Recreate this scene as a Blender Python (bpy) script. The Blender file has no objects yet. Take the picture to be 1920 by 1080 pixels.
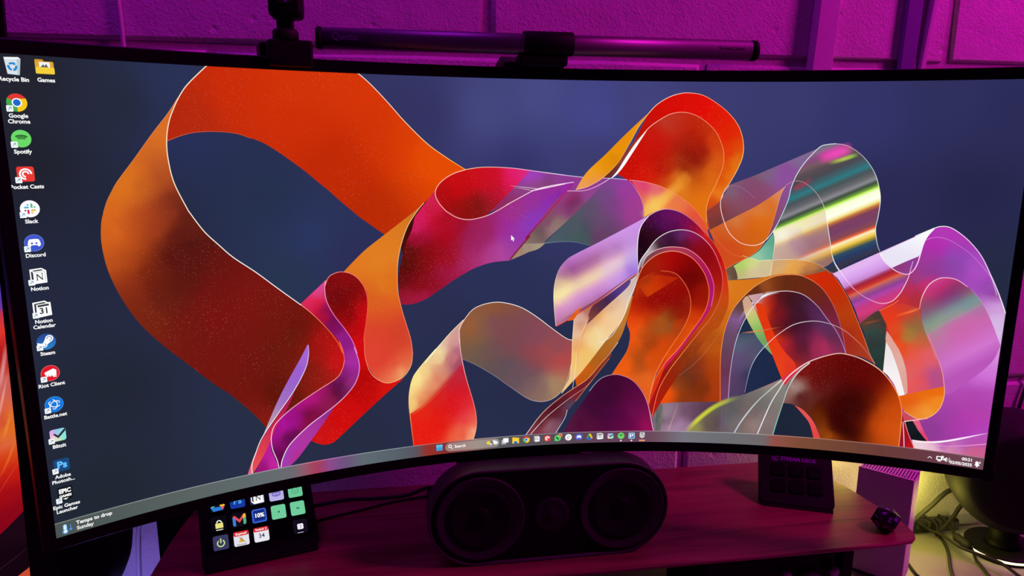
import bpy, bmesh, math, random
import numpy as np
from mathutils import Vector, Matrix
from mathutils.geometry import delaunay_2d_cdt
random.seed(7)
S = bpy.context.scene
COL = S.collection

# ------------------------------------------------------------------ camera, world, lights, exposure
MM = 0.001
def cam_matrix(loc, yaw, pitch, roll):
    cy, sy, cp, sp, cr, sr = math.cos(yaw), math.sin(yaw), math.cos(pitch), math.sin(pitch), math.cos(roll), math.sin(roll)
    Rz = Matrix(((cy, -sy, 0), (sy, cy, 0), (0, 0, 1)))
    Rx = Matrix(((1, 0, 0), (0, cp, -sp), (0, sp, cp)))
    Ry = Matrix(((cr, 0, sr), (0, 1, 0), (-sr, 0, cr)))
    m = Rz @ Rx @ Ry
    r, f, u = m.col[0], m.col[1], m.col[2]
    return Matrix(((r[0], u[0], -f[0], loc[0]), (r[1], u[1], -f[1], loc[1]), (r[2], u[2], -f[2], loc[2]), (0, 0, 0, 1)))
cd = bpy.data.cameras.new('camera'); cd.sensor_width = 36; cd.lens = 36 * 1361.15 / 1920; cd.clip_start = 0.02
cam = bpy.data.objects.new('camera', cd); COL.objects.link(cam)
cam.matrix_world = cam_matrix((-0.15331, -0.72435, 0.13183), -0.165411, -0.199905, -0.0078967)
S.camera = cam
w = bpy.data.worlds.new('dim_room'); S.world = w; w.use_nodes = True
w.node_tree.nodes['Background'].inputs[0].default_value = (0.55, 0.02, 0.60, 1)
w.node_tree.nodes['Background'].inputs[1].default_value = 0.06
def lamp(name, kind, loc, aim, energy, color, size=0.1, size_y=None):
    l = bpy.data.lights.new(name, kind); l.energy = energy; l.color = color
    if kind == 'AREA':
        l.size = size
        if size_y: l.shape = 'RECTANGLE'; l.size_y = size_y
    elif kind == 'POINT': l.shadow_soft_size = size
    o = bpy.data.objects.new(name, l); COL.objects.link(o); o.location = loc
    d = Vector(aim) - Vector(loc); o.rotation_euler = d.to_track_quat('-Z', 'Y').to_euler()
    return o
lamp('magenta_room_lamp', 'AREA', (1.42, -0.46, 1.08), (0.6, 0.18, 0.1), 17.5, (1.0, 0.010, 0.68), 0.35)
lamp('violet_room_lamp', 'AREA', (-0.52, -0.12, 1.00), (-0.25, 0.16, 0.0), 2.3, (0.60, 0.012, 1.0), 0.30)
lamp('yellow_desk_led', 'POINT', (0.470, 0.146, -0.296), (0, 0, 0), 0.11, (1.0, 0.88, 0.10), 0.02)
lamp('yellow_base_glow', 'POINT', (0.592, 0.128, -0.372), (0, 0, 0), 0.28, (1.0, 0.86, 0.12), 0.03)
S.view_settings.view_transform = 'Standard'; S.view_settings.look = 'None'
S.view_settings.exposure = 0.0; S.view_settings.gamma = 1.0; S.view_settings.use_curve_mapping = False
S.cycles.transparent_max_bounces = 24

# ------------------------------------------------------------------ helpers
def s2l(c): return c / 12.92 if c <= 0.04045 else ((c + 0.055) / 1.055) ** 2.4
def hexc(h): return tuple(s2l(int(h[i:i + 2], 16) / 255) for i in (0, 2, 4))
ORG = {}
def tag(o, label=None, cat=None, group=None, kind=None):
    if label: o['label'] = label
    if cat: o['category'] = cat
    if group: o['group'] = group
    if kind: o['kind'] = kind
    return o
def thing(name, loc, label, cat, group=None):
    o = bpy.data.objects.new(name, None); COL.objects.link(o); o.empty_display_size = 0.02
    o.location = [c * MM for c in loc]; ORG[o.name] = Vector(loc)
    return tag(o, label, cat, group)
def org(o):
    while o is not None:
        if o.name in ORG: return ORG[o.name]
        o = o.parent
    return Vector((0, 0, 0))

class MB:
    def __init__(s): s.v = []; s.f = []; s.sm = []
    def add(s, v, f, smooth=False):
        b = len(s.v); s.v += [tuple(p) for p in v]; s.f += [tuple(i + b for i in q) for q in f]; s.sm += [smooth] * len(f); return s
    def box(s, lo, hi, m=None):
        x0, y0, z0 = lo; x1, y1, z1 = hi
        v = [(x, y, z) for z in (z0, z1) for y in (y0, y1) for x in (x0, x1)]
        if m is not None: v = [m @ Vector(p) for p in v]
        return s.add(v, [(0, 2, 3, 1), (4, 5, 7, 6), (0, 1, 5, 4), (2, 6, 7, 3), (0, 4, 6, 2), (1, 3, 7, 5)])
    def prism(s, poly, z0, z1, m=None, smooth=False):
        n = len(poly); v = [(x, y, z0) for x, y in poly] + [(x, y, z1) for x, y in poly]
        if m is not None: v = [m @ Vector(p) for p in v]
        s.add(v, [tuple(range(n - 1, -1, -1)), tuple(range(n, 2 * n))])
        b = len(s.v) - 2 * n
        s.f += [(b + i, b + (i + 1) % n, b + n + (i + 1) % n, b + n + i) for i in range(n)]; s.sm += [smooth] * n
        return s
    def loft(s, rings, cap=True, smooth=True, closed=True):
        n = len(rings[0]); b = len(s.v)
        for r in rings: s.v += [tuple(p) for p in r]
        m = n if closed else n - 1
        for k in range(len(rings) - 1):
            for i in range(m):
                j = (i + 1) % n
                s.f.append((b + k * n + i, b + k * n + j, b + (k + 1) * n + j, b + (k + 1) * n + i)); s.sm.append(smooth)
        if cap:
            s.f.append(tuple(b + i for i in range(n - 1, -1, -1))); s.sm.append(False)
            e = b + (len(rings) - 1) * n
            s.f.append(tuple(e + i for i in range(n))); s.sm.append(False)
        return s
    def lathe(s, prof, m, seg=48, cap=True):      # prof: (radius, height) pairs, axis local z
        rings = []
        for r, h in prof: rings.append([m @ Vector((r * math.cos(2 * math.pi * i / seg), r * math.sin(2 * math.pi * i / seg), h)) for i in range(seg)])
        return s.loft(rings, cap)
    def tube(s, pts, r, seg=10):
        P = [Vector(p) for p in pts]; rings = []; up = None
        for i, p in enumerate(P):
            t = (P[min(i + 1, len(P) - 1)] - P[max(i - 1, 0)]).normalized()
            if up is None:
                up = Vector((0, 0, 1)) if abs(t.z) < 0.9 else Vector((1, 0, 0))
            a = t.cross(up).normalized(); up = a.cross(t).normalized()
            rr = r[i] if isinstance(r, (list, tuple)) else r
            rings.append([p + rr * (math.cos(2 * math.pi * k / seg) * a + math.sin(2 * math.pi * k / seg) * up) for k in range(seg)])
        return s.loft(rings)
    def build(s, name, mat, parent=None, bevel=0, seg=2, angle=35, subs=0):
        o3 = org(parent)
        me = bpy.data.meshes.new(name)
        me.from_pydata([((x - o3.x) * MM, (y - o3.y) * MM, (z - o3.z) * MM) for x, y, z in s.v], [], s.f)
        me.polygons.foreach_set('use_smooth', s.sm)
        bm = bmesh.new(); bm.from_mesh(me); bmesh.ops.recalc_face_normals(bm, faces=bm.faces); bm.to_mesh(me); bm.free()
        me.materials.append(mat); me.update()
        o = bpy.data.objects.new(name, me); COL.objects.link(o); o.parent = parent
        if bevel:
            b = o.modifiers.new('bevel', 'BEVEL'); b.width = bevel * MM; b.segments = seg; b.limit_method = 'ANGLE'; b.angle_limit = math.radians(angle)
            wn = o.modifiers.new('wn', 'WEIGHTED_NORMAL'); wn.keep_sharp = True
            me.polygons.foreach_set('use_smooth', [True] * len(me.polygons))
        if subs:
            u = o.modifiers.new('sub', 'SUBSURF'); u.levels = subs; u.render_levels = subs
        return o

def catmull(pts, closed=False, step=6.0, corners=None):
    n = len(pts); out = []
    corners = corners or [False] * n
    rng = n if closed else n - 1
    for i in range(rng):
        p1, p2 = pts[i], pts[(i + 1) % n]
        p0 = pts[i - 1] if (closed or i > 0) else p1
        p3 = pts[(i + 2) % n] if (closed or i + 2 < n) else p2
        if corners[i]: p0 = p1
        if corners[(i + 1) % n]: p3 = p2
        L = math.dist(p1, p2); k = max(1, int(L / step))
        if p0 is p1 and p3 is p2: k = max(1, int(L / (step * 4)))
        for j in range(k):
            t = j / k; t2 = t * t; t3 = t2 * t
            out.append(tuple(0.5 * (2 * b + (c - a) * t + (2 * a - 5 * b + 4 * c - d) * t2 + (3 * b - a - 3 * c + d) * t3) for a, b, c, d in zip(p0, p1, p2, p3)))
    if not closed: out.append(tuple(pts[-1]))
    return out

# ------------------------------------------------------------------ materials
def nt(name):
    m = bpy.data.materials.new(name); m.use_nodes = True
    return m, m.node_tree, m.node_tree.nodes, m.node_tree.links
def plain(name, col, rough=0.5, metal=0.0, noise=0.06, scale=60, bump=0.0, spec=0.5, coat=0.0):
    m, t, N, L = nt(name); b = N['Principled BSDF']
    tc = N.new('ShaderNodeTexCoord'); nz = N.new('ShaderNodeTexNoise'); nz.inputs['Scale'].default_value = scale; nz.inputs['Detail'].default_value = 4
    L.new(tc.outputs['Object'], nz.inputs['Vector'])
    mr = N.new('ShaderNodeMapRange'); mr.inputs['To Min'].default_value = 1 - noise * 2; mr.inputs['To Max'].default_value = 1 + noise * 2
    L.new(nz.outputs['Fac'], mr.inputs['Value'])
    mx = N.new('ShaderNodeVectorMath'); mx.operation = 'SCALE'; mx.inputs[0].default_value = col; L.new(mr.outputs[0], mx.inputs['Scale'])
    L.new(mx.outputs[0], b.inputs['Base Color'])
    b.inputs['Roughness'].default_value = rough; b.inputs['Metallic'].default_value = metal; b.inputs['Specular IOR Level'].default_value = spec
    b.inputs['Coat Weight'].default_value = coat
    if bump:
        bp = N.new('ShaderNodeBump'); bp.inputs['Strength'].default_value = bump; bp.inputs['Distance'].default_value = 0.002
        L.new(nz.outputs['Fac'], bp.inputs['Height']); L.new(bp.outputs[0], b.inputs['Normal'])
    return m
def emit(name, col, strength):
    m, t, N, L = nt(name); N.remove(N['Principled BSDF'])
    e = N.new('ShaderNodeEmission'); e.inputs[0].default_value = (*col, 1); e.inputs[1].default_value = strength
    L.new(e.outputs[0], N['Material Output'].inputs[0]); return m
def image_mat(name, glitter=False):
    # a lit display: colour and opacity per vertex; optional fine glitter print
    m, t, N, L = nt(name); N.remove(N['Principled BSDF'])
    at = N.new('ShaderNodeAttribute'); at.attribute_name = 'Col'
    e = N.new('ShaderNodeEmission'); tr = N.new('ShaderNodeBsdfTransparent'); mx = N.new('ShaderNodeMixShader')
    src = at.outputs['Color']
    if glitter:
        tc = N.new('ShaderNodeTexCoord'); vo = N.new('ShaderNodeTexVoronoi'); vo.inputs['Scale'].default_value = 560
        L.new(tc.outputs['Object'], vo.inputs['Vector'])
        lt = N.new('ShaderNodeMath'); lt.operation = 'LESS_THAN'; lt.inputs[1].default_value = 0.15; L.new(vo.outputs['Distance'], lt.inputs[0])
        nz = N.new('ShaderNodeTexNoise'); nz.inputs['Scale'].default_value = 30; L.new(tc.outputs['Object'], nz.inputs['Vector'])
        mr = N.new('ShaderNodeMapRange'); mr.inputs['From Min'].default_value = 0.38; mr.inputs['From Max'].default_value = 0.68; L.new(nz.outputs['Fac'], mr.inputs['Value'])
        mu = N.new('ShaderNodeMath'); mu.operation = 'MULTIPLY'; L.new(lt.outputs[0], mu.inputs[0]); L.new(mr.outputs[0], mu.inputs[1])
        sp = N.new('ShaderNodeMix'); sp.data_type = 'RGBA'
        br = N.new('ShaderNodeMix'); br.data_type = 'RGBA'; br.inputs['Factor'].default_value = 0.2
        L.new(src, br.inputs['A']); br.inputs['B'].default_value = (1.0, 0.62, 0.45, 1)
        L.new(mu.outputs[0], sp.inputs['Factor']); L.new(src, sp.inputs['A']); L.new(br.outputs['Result'], sp.inputs['B'])
        src = sp.outputs['Result']
    L.new(src, e.inputs[0]); L.new(at.outputs['Alpha'], mx.inputs[0]); L.new(tr.outputs[0], mx.inputs[1]); L.new(e.outputs[0], mx.inputs[2])
    L.new(mx.outputs[0], N['Material Output'].inputs[0])
    m.cycles.emission_sampling = 'NONE'
    return m
def print_mat(name, rough=0.5):
    # ink or paint with colour per vertex
    m, t, N, L = nt(name); at = N.new('ShaderNodeAttribute'); at.attribute_name = 'Col'
    L.new(at.outputs['Color'], N['Principled BSDF'].inputs['Base Color']); N['Principled BSDF'].inputs['Roughness'].default_value = rough
    return m
def wood_mat():
    m, t, N, L = nt('walnut'); b = N['Principled BSDF']
    tc = N.new('ShaderNodeTexCoord'); mp = N.new('ShaderNodeMapping'); mp.inputs['Scale'].default_value = (1.2, 16, 16)
    L.new(tc.outputs['Object'], mp.inputs[0])
    n1 = N.new('ShaderNodeTexNoise'); n1.inputs['Scale'].default_value = 2.2; n1.inputs['Detail'].default_value = 8; n1.inputs['Distortion'].default_value = 1.4; L.new(mp.outputs[0], n1.inputs['Vector'])
    mp2 = N.new('ShaderNodeMapping'); mp2.inputs['Scale'].default_value = (12, 420, 420); L.new(tc.outputs['Object'], mp2.inputs[0])
    n2 = N.new('ShaderNodeTexNoise'); n2.inputs['Scale'].default_value = 1.5; n2.inputs['Detail'].default_value = 3; L.new(mp2.outputs[0], n2.inputs['Vector'])
    ad = N.new('ShaderNodeMix'); ad.data_type = 'FLOAT'; ad.inputs['Factor'].default_value = 0.3; L.new(n1.outputs['Fac'], ad.inputs['A']); L.new(n2.outputs['Fac'], ad.inputs['B'])
    cr = N.new('ShaderNodeValToRGB'); e = cr.color_ramp.elements
    e[0].position = 0.3; e[0].color = (0.10, 0.038, 0.018, 1); e[1].position = 0.72; e[1].color = (0.36, 0.17, 0.085, 1)
    k = e.new(0.5); k.color = (0.23, 0.10, 0.05, 1)
    L.new(ad.outputs['Result'], cr.inputs[0]); L.new(cr.outputs[0], b.inputs['Base Color'])
    b.inputs['Roughness'].default_value = 0.42
    bp = N.new('ShaderNodeBump'); bp.inputs['Strength'].default_value = 0.12; bp.inputs['Distance'].default_value = 0.0006; L.new(n2.outputs['Fac'], bp.inputs['Height']); L.new(bp.outputs[0], b.inputs['Normal'])
    return m
def wall_mat():
    m, t, N, L = nt('painted_block'); b = N['Principled BSDF']; b.inputs['Roughness'].default_value = 0.55
    tc = N.new('ShaderNodeTexCoord'); geo = N.new('ShaderNodeNewGeometry')
    n1 = N.new('ShaderNodeTexNoise'); n1.inputs['Scale'].default_value = 290; n1.inputs['Detail'].default_value = 3; n1.inputs['Distortion'].default_value = 0.9; L.new(geo.outputs['Position'], n1.inputs['Vector'])
    n2 = N.new('ShaderNodeTexNoise'); n2.inputs['Scale'].default_value = 28; n2.inputs['Detail'].default_value = 3; L.new(geo.outputs['Position'], n2.inputs['Vector'])
    vo = N.new('ShaderNodeTexVoronoi'); vo.inputs['Scale'].default_value = 26; L.new(geo.outputs['Position'], vo.inputs['Vector'])
    pit = N.new('ShaderNodeMapRange'); pit.inputs['From Min'].default_value = 0.03; pit.inputs['From Max'].default_value = 0.13; pit.inputs['To Min'].default_value = -0.8; pit.inputs['To Max'].default_value = 0; L.new(vo.outputs['Distance'], pit.inputs['Value'])
    a = N.new('ShaderNodeMath'); a.operation = 'MULTIPLY_ADD'; a.inputs[1].default_value = 1.2; L.new(n2.outputs['Fac'], a.inputs[0]); L.new(n1.outputs['Fac'], a.inputs[2])
    a2 = N.new('ShaderNodeMath'); L.new(a.outputs[0], a2.inputs[0]); L.new(pit.outputs[0], a2.inputs[1])
    bp = N.new('ShaderNodeBump'); bp.inputs['Strength'].default_value = 0.75; bp.inputs['Distance'].default_value = 0.0017; L.new(a2.outputs[0], bp.inputs['Height']); L.new(bp.outputs[0], b.inputs['Normal'])
    cr = N.new('ShaderNodeValToRGB'); cr.color_ramp.elements[0].color = (0.60, 0.59, 0.57, 1); cr.color_ramp.elements[1].color = (0.78, 0.77, 0.75, 1); L.new(n2.outputs['Fac'], cr.inputs[0]); L.new(cr.outputs[0], b.inputs['Base Color'])
    return m
M_IMG = image_mat('display_image'); M_GLIT = image_mat('display_image_glitter', True); M_PRINT = print_mat('printed_ink')
M_BEZEL = plain('black_bezel_plastic', (0.003, 0.003, 0.0035), 0.42, spec=0.18)
M_VOID = plain('dull_black_paint', (0.002, 0.002, 0.002), 0.9, spec=0.03)
M_SHELL = plain('dark_shell_plastic', (0.016, 0.016, 0.018), 0.5)
M_BLACK = plain('matte_black_plastic', (0.0035, 0.0035, 0.004), 0.55, spec=0.15)
M_GREY = plain('graphite_plastic', (0.014, 0.014, 0.015), 0.6, spec=0.25)
M_SLEEVE = plain('satin_charcoal_sleeve', (0.035, 0.034, 0.035), 0.45, spec=0.4)
M_RING = plain('charcoal_ring', (0.026, 0.025, 0.027), 0.65, spec=0.3)
M_ALU = plain('graphite_aluminium', (0.19, 0.185, 0.20), 0.45, 0.9, 0.03, 300)
M_RUB = plain('black_rubber', (0.013, 0.013, 0.013), 0.7, bump=0.1, scale=200)
M_WHITE = plain('white_plastic', (0.74, 0.73, 0.72), 0.5, noise=0.02)
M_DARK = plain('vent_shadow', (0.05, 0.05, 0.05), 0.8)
M_WOOD = wood_mat(); M_WALL = wall_mat()
M_MORTAR = plain('painted_mortar', (0.5, 0.49, 0.48), 0.7, noise=0.1, scale=120, bump=0.6)
M_TRUNK = plain('white_trunking', (0.66, 0.65, 0.66), 0.45, noise=0.03, scale=20)
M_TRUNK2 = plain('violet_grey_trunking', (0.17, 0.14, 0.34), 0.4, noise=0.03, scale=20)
M_DESK = plain('grey_desk_laminate', (0.26, 0.25, 0.23), 0.45, noise=0.08, scale=14)
M_KNOB = plain('satin_knob', (0.30, 0.29, 0.30), 0.35, 0.6)
M_DIE = plain('black_die_resin', (0.012, 0.011, 0.014), 0.22)
M_FABRIC = plain('speaker_cone', (0.004, 0.004, 0.0045), 0.75, spec=0.25, scale=400, bump=0.3)

# ------------------------------------------------------------------ flat display pictures
def parse_pts(s):
    P = []; C = []
    for t in s.split():
        c = t.endswith('!'); x, y = t.rstrip('!').split(','); P.append((float(x), float(y))); C.append(c)
    return P, C
def parse_stops(s):
    P = []; V = []
    for t in s.split():
        q, h = t.split('='); a = 1.0
        if '/' in h: h, a = h.split('/')
        x, y = q.split(','); P.append((float(x), float(y))); V.append((*[int(h[i:i + 2], 16) / 255 for i in (0, 2, 4)], float(a)))
    return np.array(P), np.array(V)
def lin(rgba):
    r = np.array(rgba, float).copy(); c = r[..., :3]
    r[..., :3] = np.where(c <= 0.04045, c / 12.92, ((c + 0.055) / 1.055) ** 2.4); return r
def inside(P, poly):
    x, y = P[:, 0], P[:, 1]; r = np.zeros(len(P), bool); n = len(poly)
    for i in range(n):
        x0, y0 = poly[i]; x1, y1 = poly[(i + 1) % n]
        if y0 == y1: continue
        c = ((y0 > y) != (y1 > y)) & (x < (x1 - x0) * (y - y0) / (y1 - y0) + x0); r ^= c
    return r
class Flat:
    """coloured flat shapes on a display plane: u right, v down; every shape a thin step nearer the viewer"""
    def __init__(s, step=0.02, clip=None): s.v = []; s.c = []; s.f = []; s.m = []; s.d = 0.0; s.step = step; s.clip = clip
    def put(s, P, colors, tris, mat=0, same=False):
        b = len(s.v); s.d += 0 if same else s.step
        for (x, y) in P:
            if s.clip: x = min(max(x, s.clip[0]), s.clip[2]); y = min(max(y, s.clip[1]), s.clip[3])
            s.v.append((x, y, s.d))
        s.c += [tuple(q) for q in colors]; s.f += [tuple(i + b for i in t) for t in tris]; s.m += [mat] * len(tris)
    def fill(s, poly, colfn, grid=None, extra=None, mat=0):
        poly = [poly[i] for i in range(len(poly)) if math.dist(poly[i], poly[i - 1]) > 0.05]
        n = len(poly); V = list(poly)
        if grid:
            A = np.array(poly); lo = A.min(0); hi = A.max(0)
            if s.clip is not None: lo = np.maximum(lo, s.clip[:2]); hi = np.minimum(hi, s.clip[2:])
            gx, gy = np.meshgrid(np.arange(lo[0] + grid / 2, hi[0], grid), np.arange(lo[1] + grid / 2, hi[1], grid))
            gx[::2] += grid / 2
            G = np.c_[gx.ravel(), gy.ravel()]
            if extra is not None: G = extra
            if len(G): V += [tuple(q) for q in G[inside(G, poly)]]
        r = delaunay_2d_cdt([Vector(q) for q in V], [(i, (i + 1) % n) for i in range(n)], [], 1, 1e-4)
        P = np.array([tuple(q) for q in r[0]]); s.put(P, colfn(P), r[2], mat)
    def solid(s, poly, h, a=1.0, mat=0, grid=None):
        c = (*hexc(h), a); s.fill(poly, lambda P: [c] * len(P), grid, mat=mat)
    def shade(s, poly, SP, SV, grid, mat=0):
        def fn(P):
            d2 = ((P[:, None, :] - SP[None]) ** 2).sum(2); k = min(3, len(SP)) - 1
            sg = 0.24 * np.sort(d2, axis=1)[:, k] + 4.0
            wt = np.exp(-(d2 - d2.min(1)[:, None]) / (2 * sg[:, None])); return lin((wt[:, :, None] * SV[None]).sum(1) / wt.sum(1)[:, None])
        s.fill(poly, fn, grid, mat=mat)
    def bands(s, poly, band, SP, SV, grid, mat=0):
        d = np.array(band[1]) - np.array(band[0]); d /= np.linalg.norm(d); n = np.array((-d[1], d[0]))
        T = SP @ n; o = np.argsort(T); T = T[o]; V = SV[o]
        A = np.array(poly); a0, a1 = (A @ d).min(), (A @ d).max(); rows = sorted(set(np.concatenate([np.linspace(T[i], T[i + 1], max(2, int((T[i + 1] - T[i]) / grid) + 2)) for i in range(len(T) - 1)])))
        G = np.array([k * d + t * n for t in rows for k in np.arange(a0, a1, grid)])
        def fn(P):
            t = P @ n; return lin(np.stack([np.interp(t, T, V[:, i]) for i in range(4)], 1))
        s.fill(poly, fn, grid, G, mat)
    def stroke(s, pts, wd, cols, soft=False, a=1.0, step=8.0, mat=0):
        P = np.array(catmull(pts, False, step)); n = len(P)
        T = np.gradient(P, axis=0); T /= np.linalg.norm(T, axis=1)[:, None] + 1e-9; N_ = np.c_[-T[:, 1], T[:, 0]]
        L = np.r_[0, np.cumsum(np.linalg.norm(np.diff(P, axis=0), axis=1))]; L /= L[-1] + 1e-9
        K = np.array([[int(h[i:i + 2], 16) / 255 for i in (0, 2, 4)] for h in cols]); kk = np.linspace(0, 1, len(K)) if len(K) > 1 else np.array([0.0])
        C = lin(np.c_[np.stack([np.interp(L, kk, K[:, i]) for i in range(3)], 1), np.full(n, a)])
        prof = [(-1, 0), (-.5, .6), (0, 1), (.5, .6), (1, 0)] if soft else [(-.85, 0.0), (-.4, 1), (.4, 1), (.85, 0.0)]
        V = []; CC = []
        for o, al in prof:
            for i in range(n):
                f = 1.0
                if soft: f = min(1, 4 * L[i] + .0, 4 * (1 - L[i]))
                V.append(P[i] + N_[i] * o * wd / (2 if soft else 1.9)); c = C[i].copy(); c[3] *= al * f; CC.append(c)
        tr = []
        for k in range(len(prof) - 1):
            for i in range(n - 1):
                q = k * n + i; tr += [(q, q + 1, q + n + 1), (q, q + n + 1, q + n)]
        s.put(V, CC, tr, mat)
    def art(s, text, grid=13.0):
        for ln in text.strip().split('\n'):
            q = ln.split('|'); h = q[0].split(); opt = dict(t.split('=') for t in h[1:] if '=' in t); mat = 1 if 'g' in h else 0
            P, K = parse_pts(q[1])
            if h[0] == 'S': s.stroke(P, float(opt.get('w', 3)), q[2].split(), 'soft' in h, float(opt.get('a', 1)))
            else:
                poly = catmull(P, True, 7.0, K)
                if s.clip: poly = [(min(max(x, s.clip[0]), s.clip[2]), min(max(y, s.clip[1]), s.clip[3])) for x, y in poly]
                if h[0] == 'P': s.shade(poly, *parse_stops(q[2]), grid, mat)
                else: s.bands(poly, parse_pts(q[2])[0], *parse_stops(q[3]), grid, mat)
    def text(s, body, x, y, size, h, bold=0.0, align='CENTER', a=1.0, sx=1.0):
        V, T = glyphs(body, size, bold, align); c = (*hexc(h), a)
        s.put([(x + px * sx, y - py) for px, py in V], [c] * len(V), T)
    def build(s, name, fn, parent, mats):
        o3 = org(parent); me = bpy.data.meshes.new(name)
        me.from_pydata([tuple((Vector(fn(*q)) - o3) * MM) for q in s.v], [], s.f)
        at = me.attributes.new('Col', 'FLOAT_COLOR', 'POINT'); at.data.foreach_set('color', np.array(s.c, np.float32).ravel())
        for m in mats: me.materials.append(m)
        me.polygons.foreach_set('material_index', s.m); me.update()
        o = bpy.data.objects.new(name, me); COL.objects.link(o); o.parent = parent; return o
GL = {}
def glyphs(body, size, bold, align):
    k = (body, size, bold, align)
    if k not in GL:
        cu = bpy.data.curves.new('tmp', 'FONT'); cu.body = body; cu.size = size; cu.offset = bold * size; cu.align_x = align; cu.align_y = 'CENTER'; cu.resolution_u = 3; cu.fill_mode = 'FRONT'
        o = bpy.data.objects.new('tmp', cu); COL.objects.link(o)
        dg = bpy.context.evaluated_depsgraph_get(); e = o.evaluated_get(dg); me = e.to_mesh(); me.calc_loop_triangles()
        GL[k] = ([(v.co.x, v.co.y) for v in me.vertices], [tuple(t.vertices) for t in me.loop_triangles])
        e.to_mesh_clear(); bpy.data.objects.remove(o); bpy.data.curves.remove(cu)
    return GL[k]
def circ(x, y, r, n=28, a0=0, a1=360, ry=None):
    full = a1 - a0 >= 360; m = n if full else n + 1
    return [(x + r * math.cos(math.radians(a0 + (a1 - a0) * i / n)), y + (ry or r) * math.sin(math.radians(a0 + (a1 - a0) * i / n))) for i in range(m)]
def rrect(x0, y0, x1, y1, r, n=5):
    o = []
    for cx, cy, a in ((x1 - r, y1 - r, 0), (x0 + r, y1 - r, 90), (x0 + r, y0 + r, 180), (x1 - r, y0 + r, 270)):
        o += [(cx + r * math.cos(math.radians(a + 90 * i / n)), cy + r * math.sin(math.radians(a + 90 * i / n))) for i in range(n + 1)]
    return o
def ringseg(x, y, r0, r1, a0, a1, n=16):
    return circ(x, y, r1, n, a0, a1 - 1e-3) + circ(x, y, r0, n, a0, a1 - 1e-3)[::-1]

# ------------------------------------------------------------------ setting: wall of painted blocks, trunking, desk
WY = 178.0
wall = MB().box((-1500, WY + 5, -760), (1500, WY + 60, 900)).build('wall_back', M_MORTAR); tag(wall, 'painted concrete block wall behind the monitors', kind='structure')
def block_mesh(wd, ht, seed):
    rnd = random.Random(seed); nx = 5
    # face outline with slightly uneven arrises, chamfered back to the joint
    def ring(inset, y, jit):
        pts = []
        for i in range(nx): pts.append((-wd / 2 + inset + (wd - 2 * inset) * i / nx, -ht / 2 + inset))
        for i in range(2): pts.append((wd / 2 - inset, -ht / 2 + inset + (ht - 2 * inset) * i / 2))
        for i in range(nx): pts.append((wd / 2 - inset - (wd - 2 * inset) * i / nx, ht / 2 - inset))
        for i in range(2): pts.append((-wd / 2 + inset, ht / 2 - inset - (ht - 2 * inset) * i / 2))
        return [(x + rnd.uniform(-jit, jit), y, z + rnd.uniform(-jit, jit)) for x, z in pts]
    r0 = ring(0, 9, 0.6); r1 = ring(0, 3.5, 1.2); r2 = ring(4, 0, 1.2); b = MB(); b.loft([r0, r1, r2], True, True)
    return b
bm_cache = []
for k in range(3):
    ob = block_mesh(606, 213, k).build('block_tmp', M_WALL); bm_cache.append(ob.data); bpy.data.objects.remove(ob)
def put_block(cx, cz, wd, k):
    o = bpy.data.objects.new('block', bm_cache[k % 3]); COL.objects.link(o); o.parent = wall
    o.location = (cx * MM, WY * MM, cz * MM); o.scale = (wd / 606.0, 1, 1)
for row in range(-2, 4):
    z0 = 234 + 223.5 * row - (0 if row >= 0 else 0); zc = z0 + 223.5 / 2
    js = [-1273, -654, -35, 584, 1203] if row % 2 == 0 else [-943, -351, 241, 833, 1425]
    for i in range(len(js) - 1): put_block((js[i] + js[i + 1]) / 2, zc, js[i + 1] - js[i] - 11, i + row)
# lowest course
for i in range(4): put_block(([-943, -351, 241, 833][i] + 296), 234 - 223.5 * 2.5, 581, i)
def trunk(name, x0, x1, dep, label, top=700, lean=0.0, mat=None):
    b = MB(); m = Matrix(((1, 0, lean, 0), (0, 1, 0, 0), (0, 0, 1, 0), (0, 0, 0, 1)))
    b.box((x0, WY - dep, -200), (x1, WY - 1, top), m)
    return tag(b.build(name, mat or M_TRUNK, bevel=1.5), label, kind='structure')
trunk('trim_1', 368, 396, 17, 'white plastic cable trunking up the wall right of the light bar', lean=0.05)
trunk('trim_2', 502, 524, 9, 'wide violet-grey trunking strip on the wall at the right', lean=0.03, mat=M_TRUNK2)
trunk('trim_3', 512, 520, 12, 'thin slanted glossy strip beside the wide trunking', lean=0.105)
dk = MB().box((-1150, -560, -475), (1250, WY - 4, -445)).build('desk_top', M_DESK, bevel=2)
dk.name = 'desk'; tag(dk, 'grey laminate desk top running along the wall', 'desk')

# ------------------------------------------------------------------ curved ultrawide monitor
R = 807.8; PX = 913.0 / 3440
def scr(u, v, d=0.0):
    a = (u - 1720) * PX / R; r = R - d
    return (r * math.sin(a), -R + r * math.cos(a), (720 - v) * PX)
def arc(s, d, z): a = s / R; r = R - d; return (r * math.sin(a), -R + r * math.cos(a), z)
HW, HH = 456.5, 191.1
mon = thing('curved_monitor', (-10, 95, -310), 'black curved ultrawide monitor showing colourful folded ribbons, desktop icons and a taskbar', 'monitor')
def sweep(mb, s0, s1, sec, n):
    mb.loft([[arc(s0 + (s1 - s0) * i / n, d, z) for d, z in sec] for i in range(n + 1)], True, False)
hs = MB(); sweep(hs, -HW - 7, HW + 7, [(-7, -HH - 9), (-7, HH + 10), (-30, HH + 2), (-38, 0), (-30, -HH)], 40)
sweep(hs, -150, 150, [(-30, -120), (-30, 120), (-62, 95), (-62, -95)], 12)
hs.build('housing', M_SHELL, mon)
bz = MB()
sweep(bz, -HW - 9.5, HW + 9.5, [(-8, HH), (2.8, HH), (2.8, HH + 9.8), (1.8, HH + 10.8), (-8, HH + 10.8)], 48)
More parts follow.
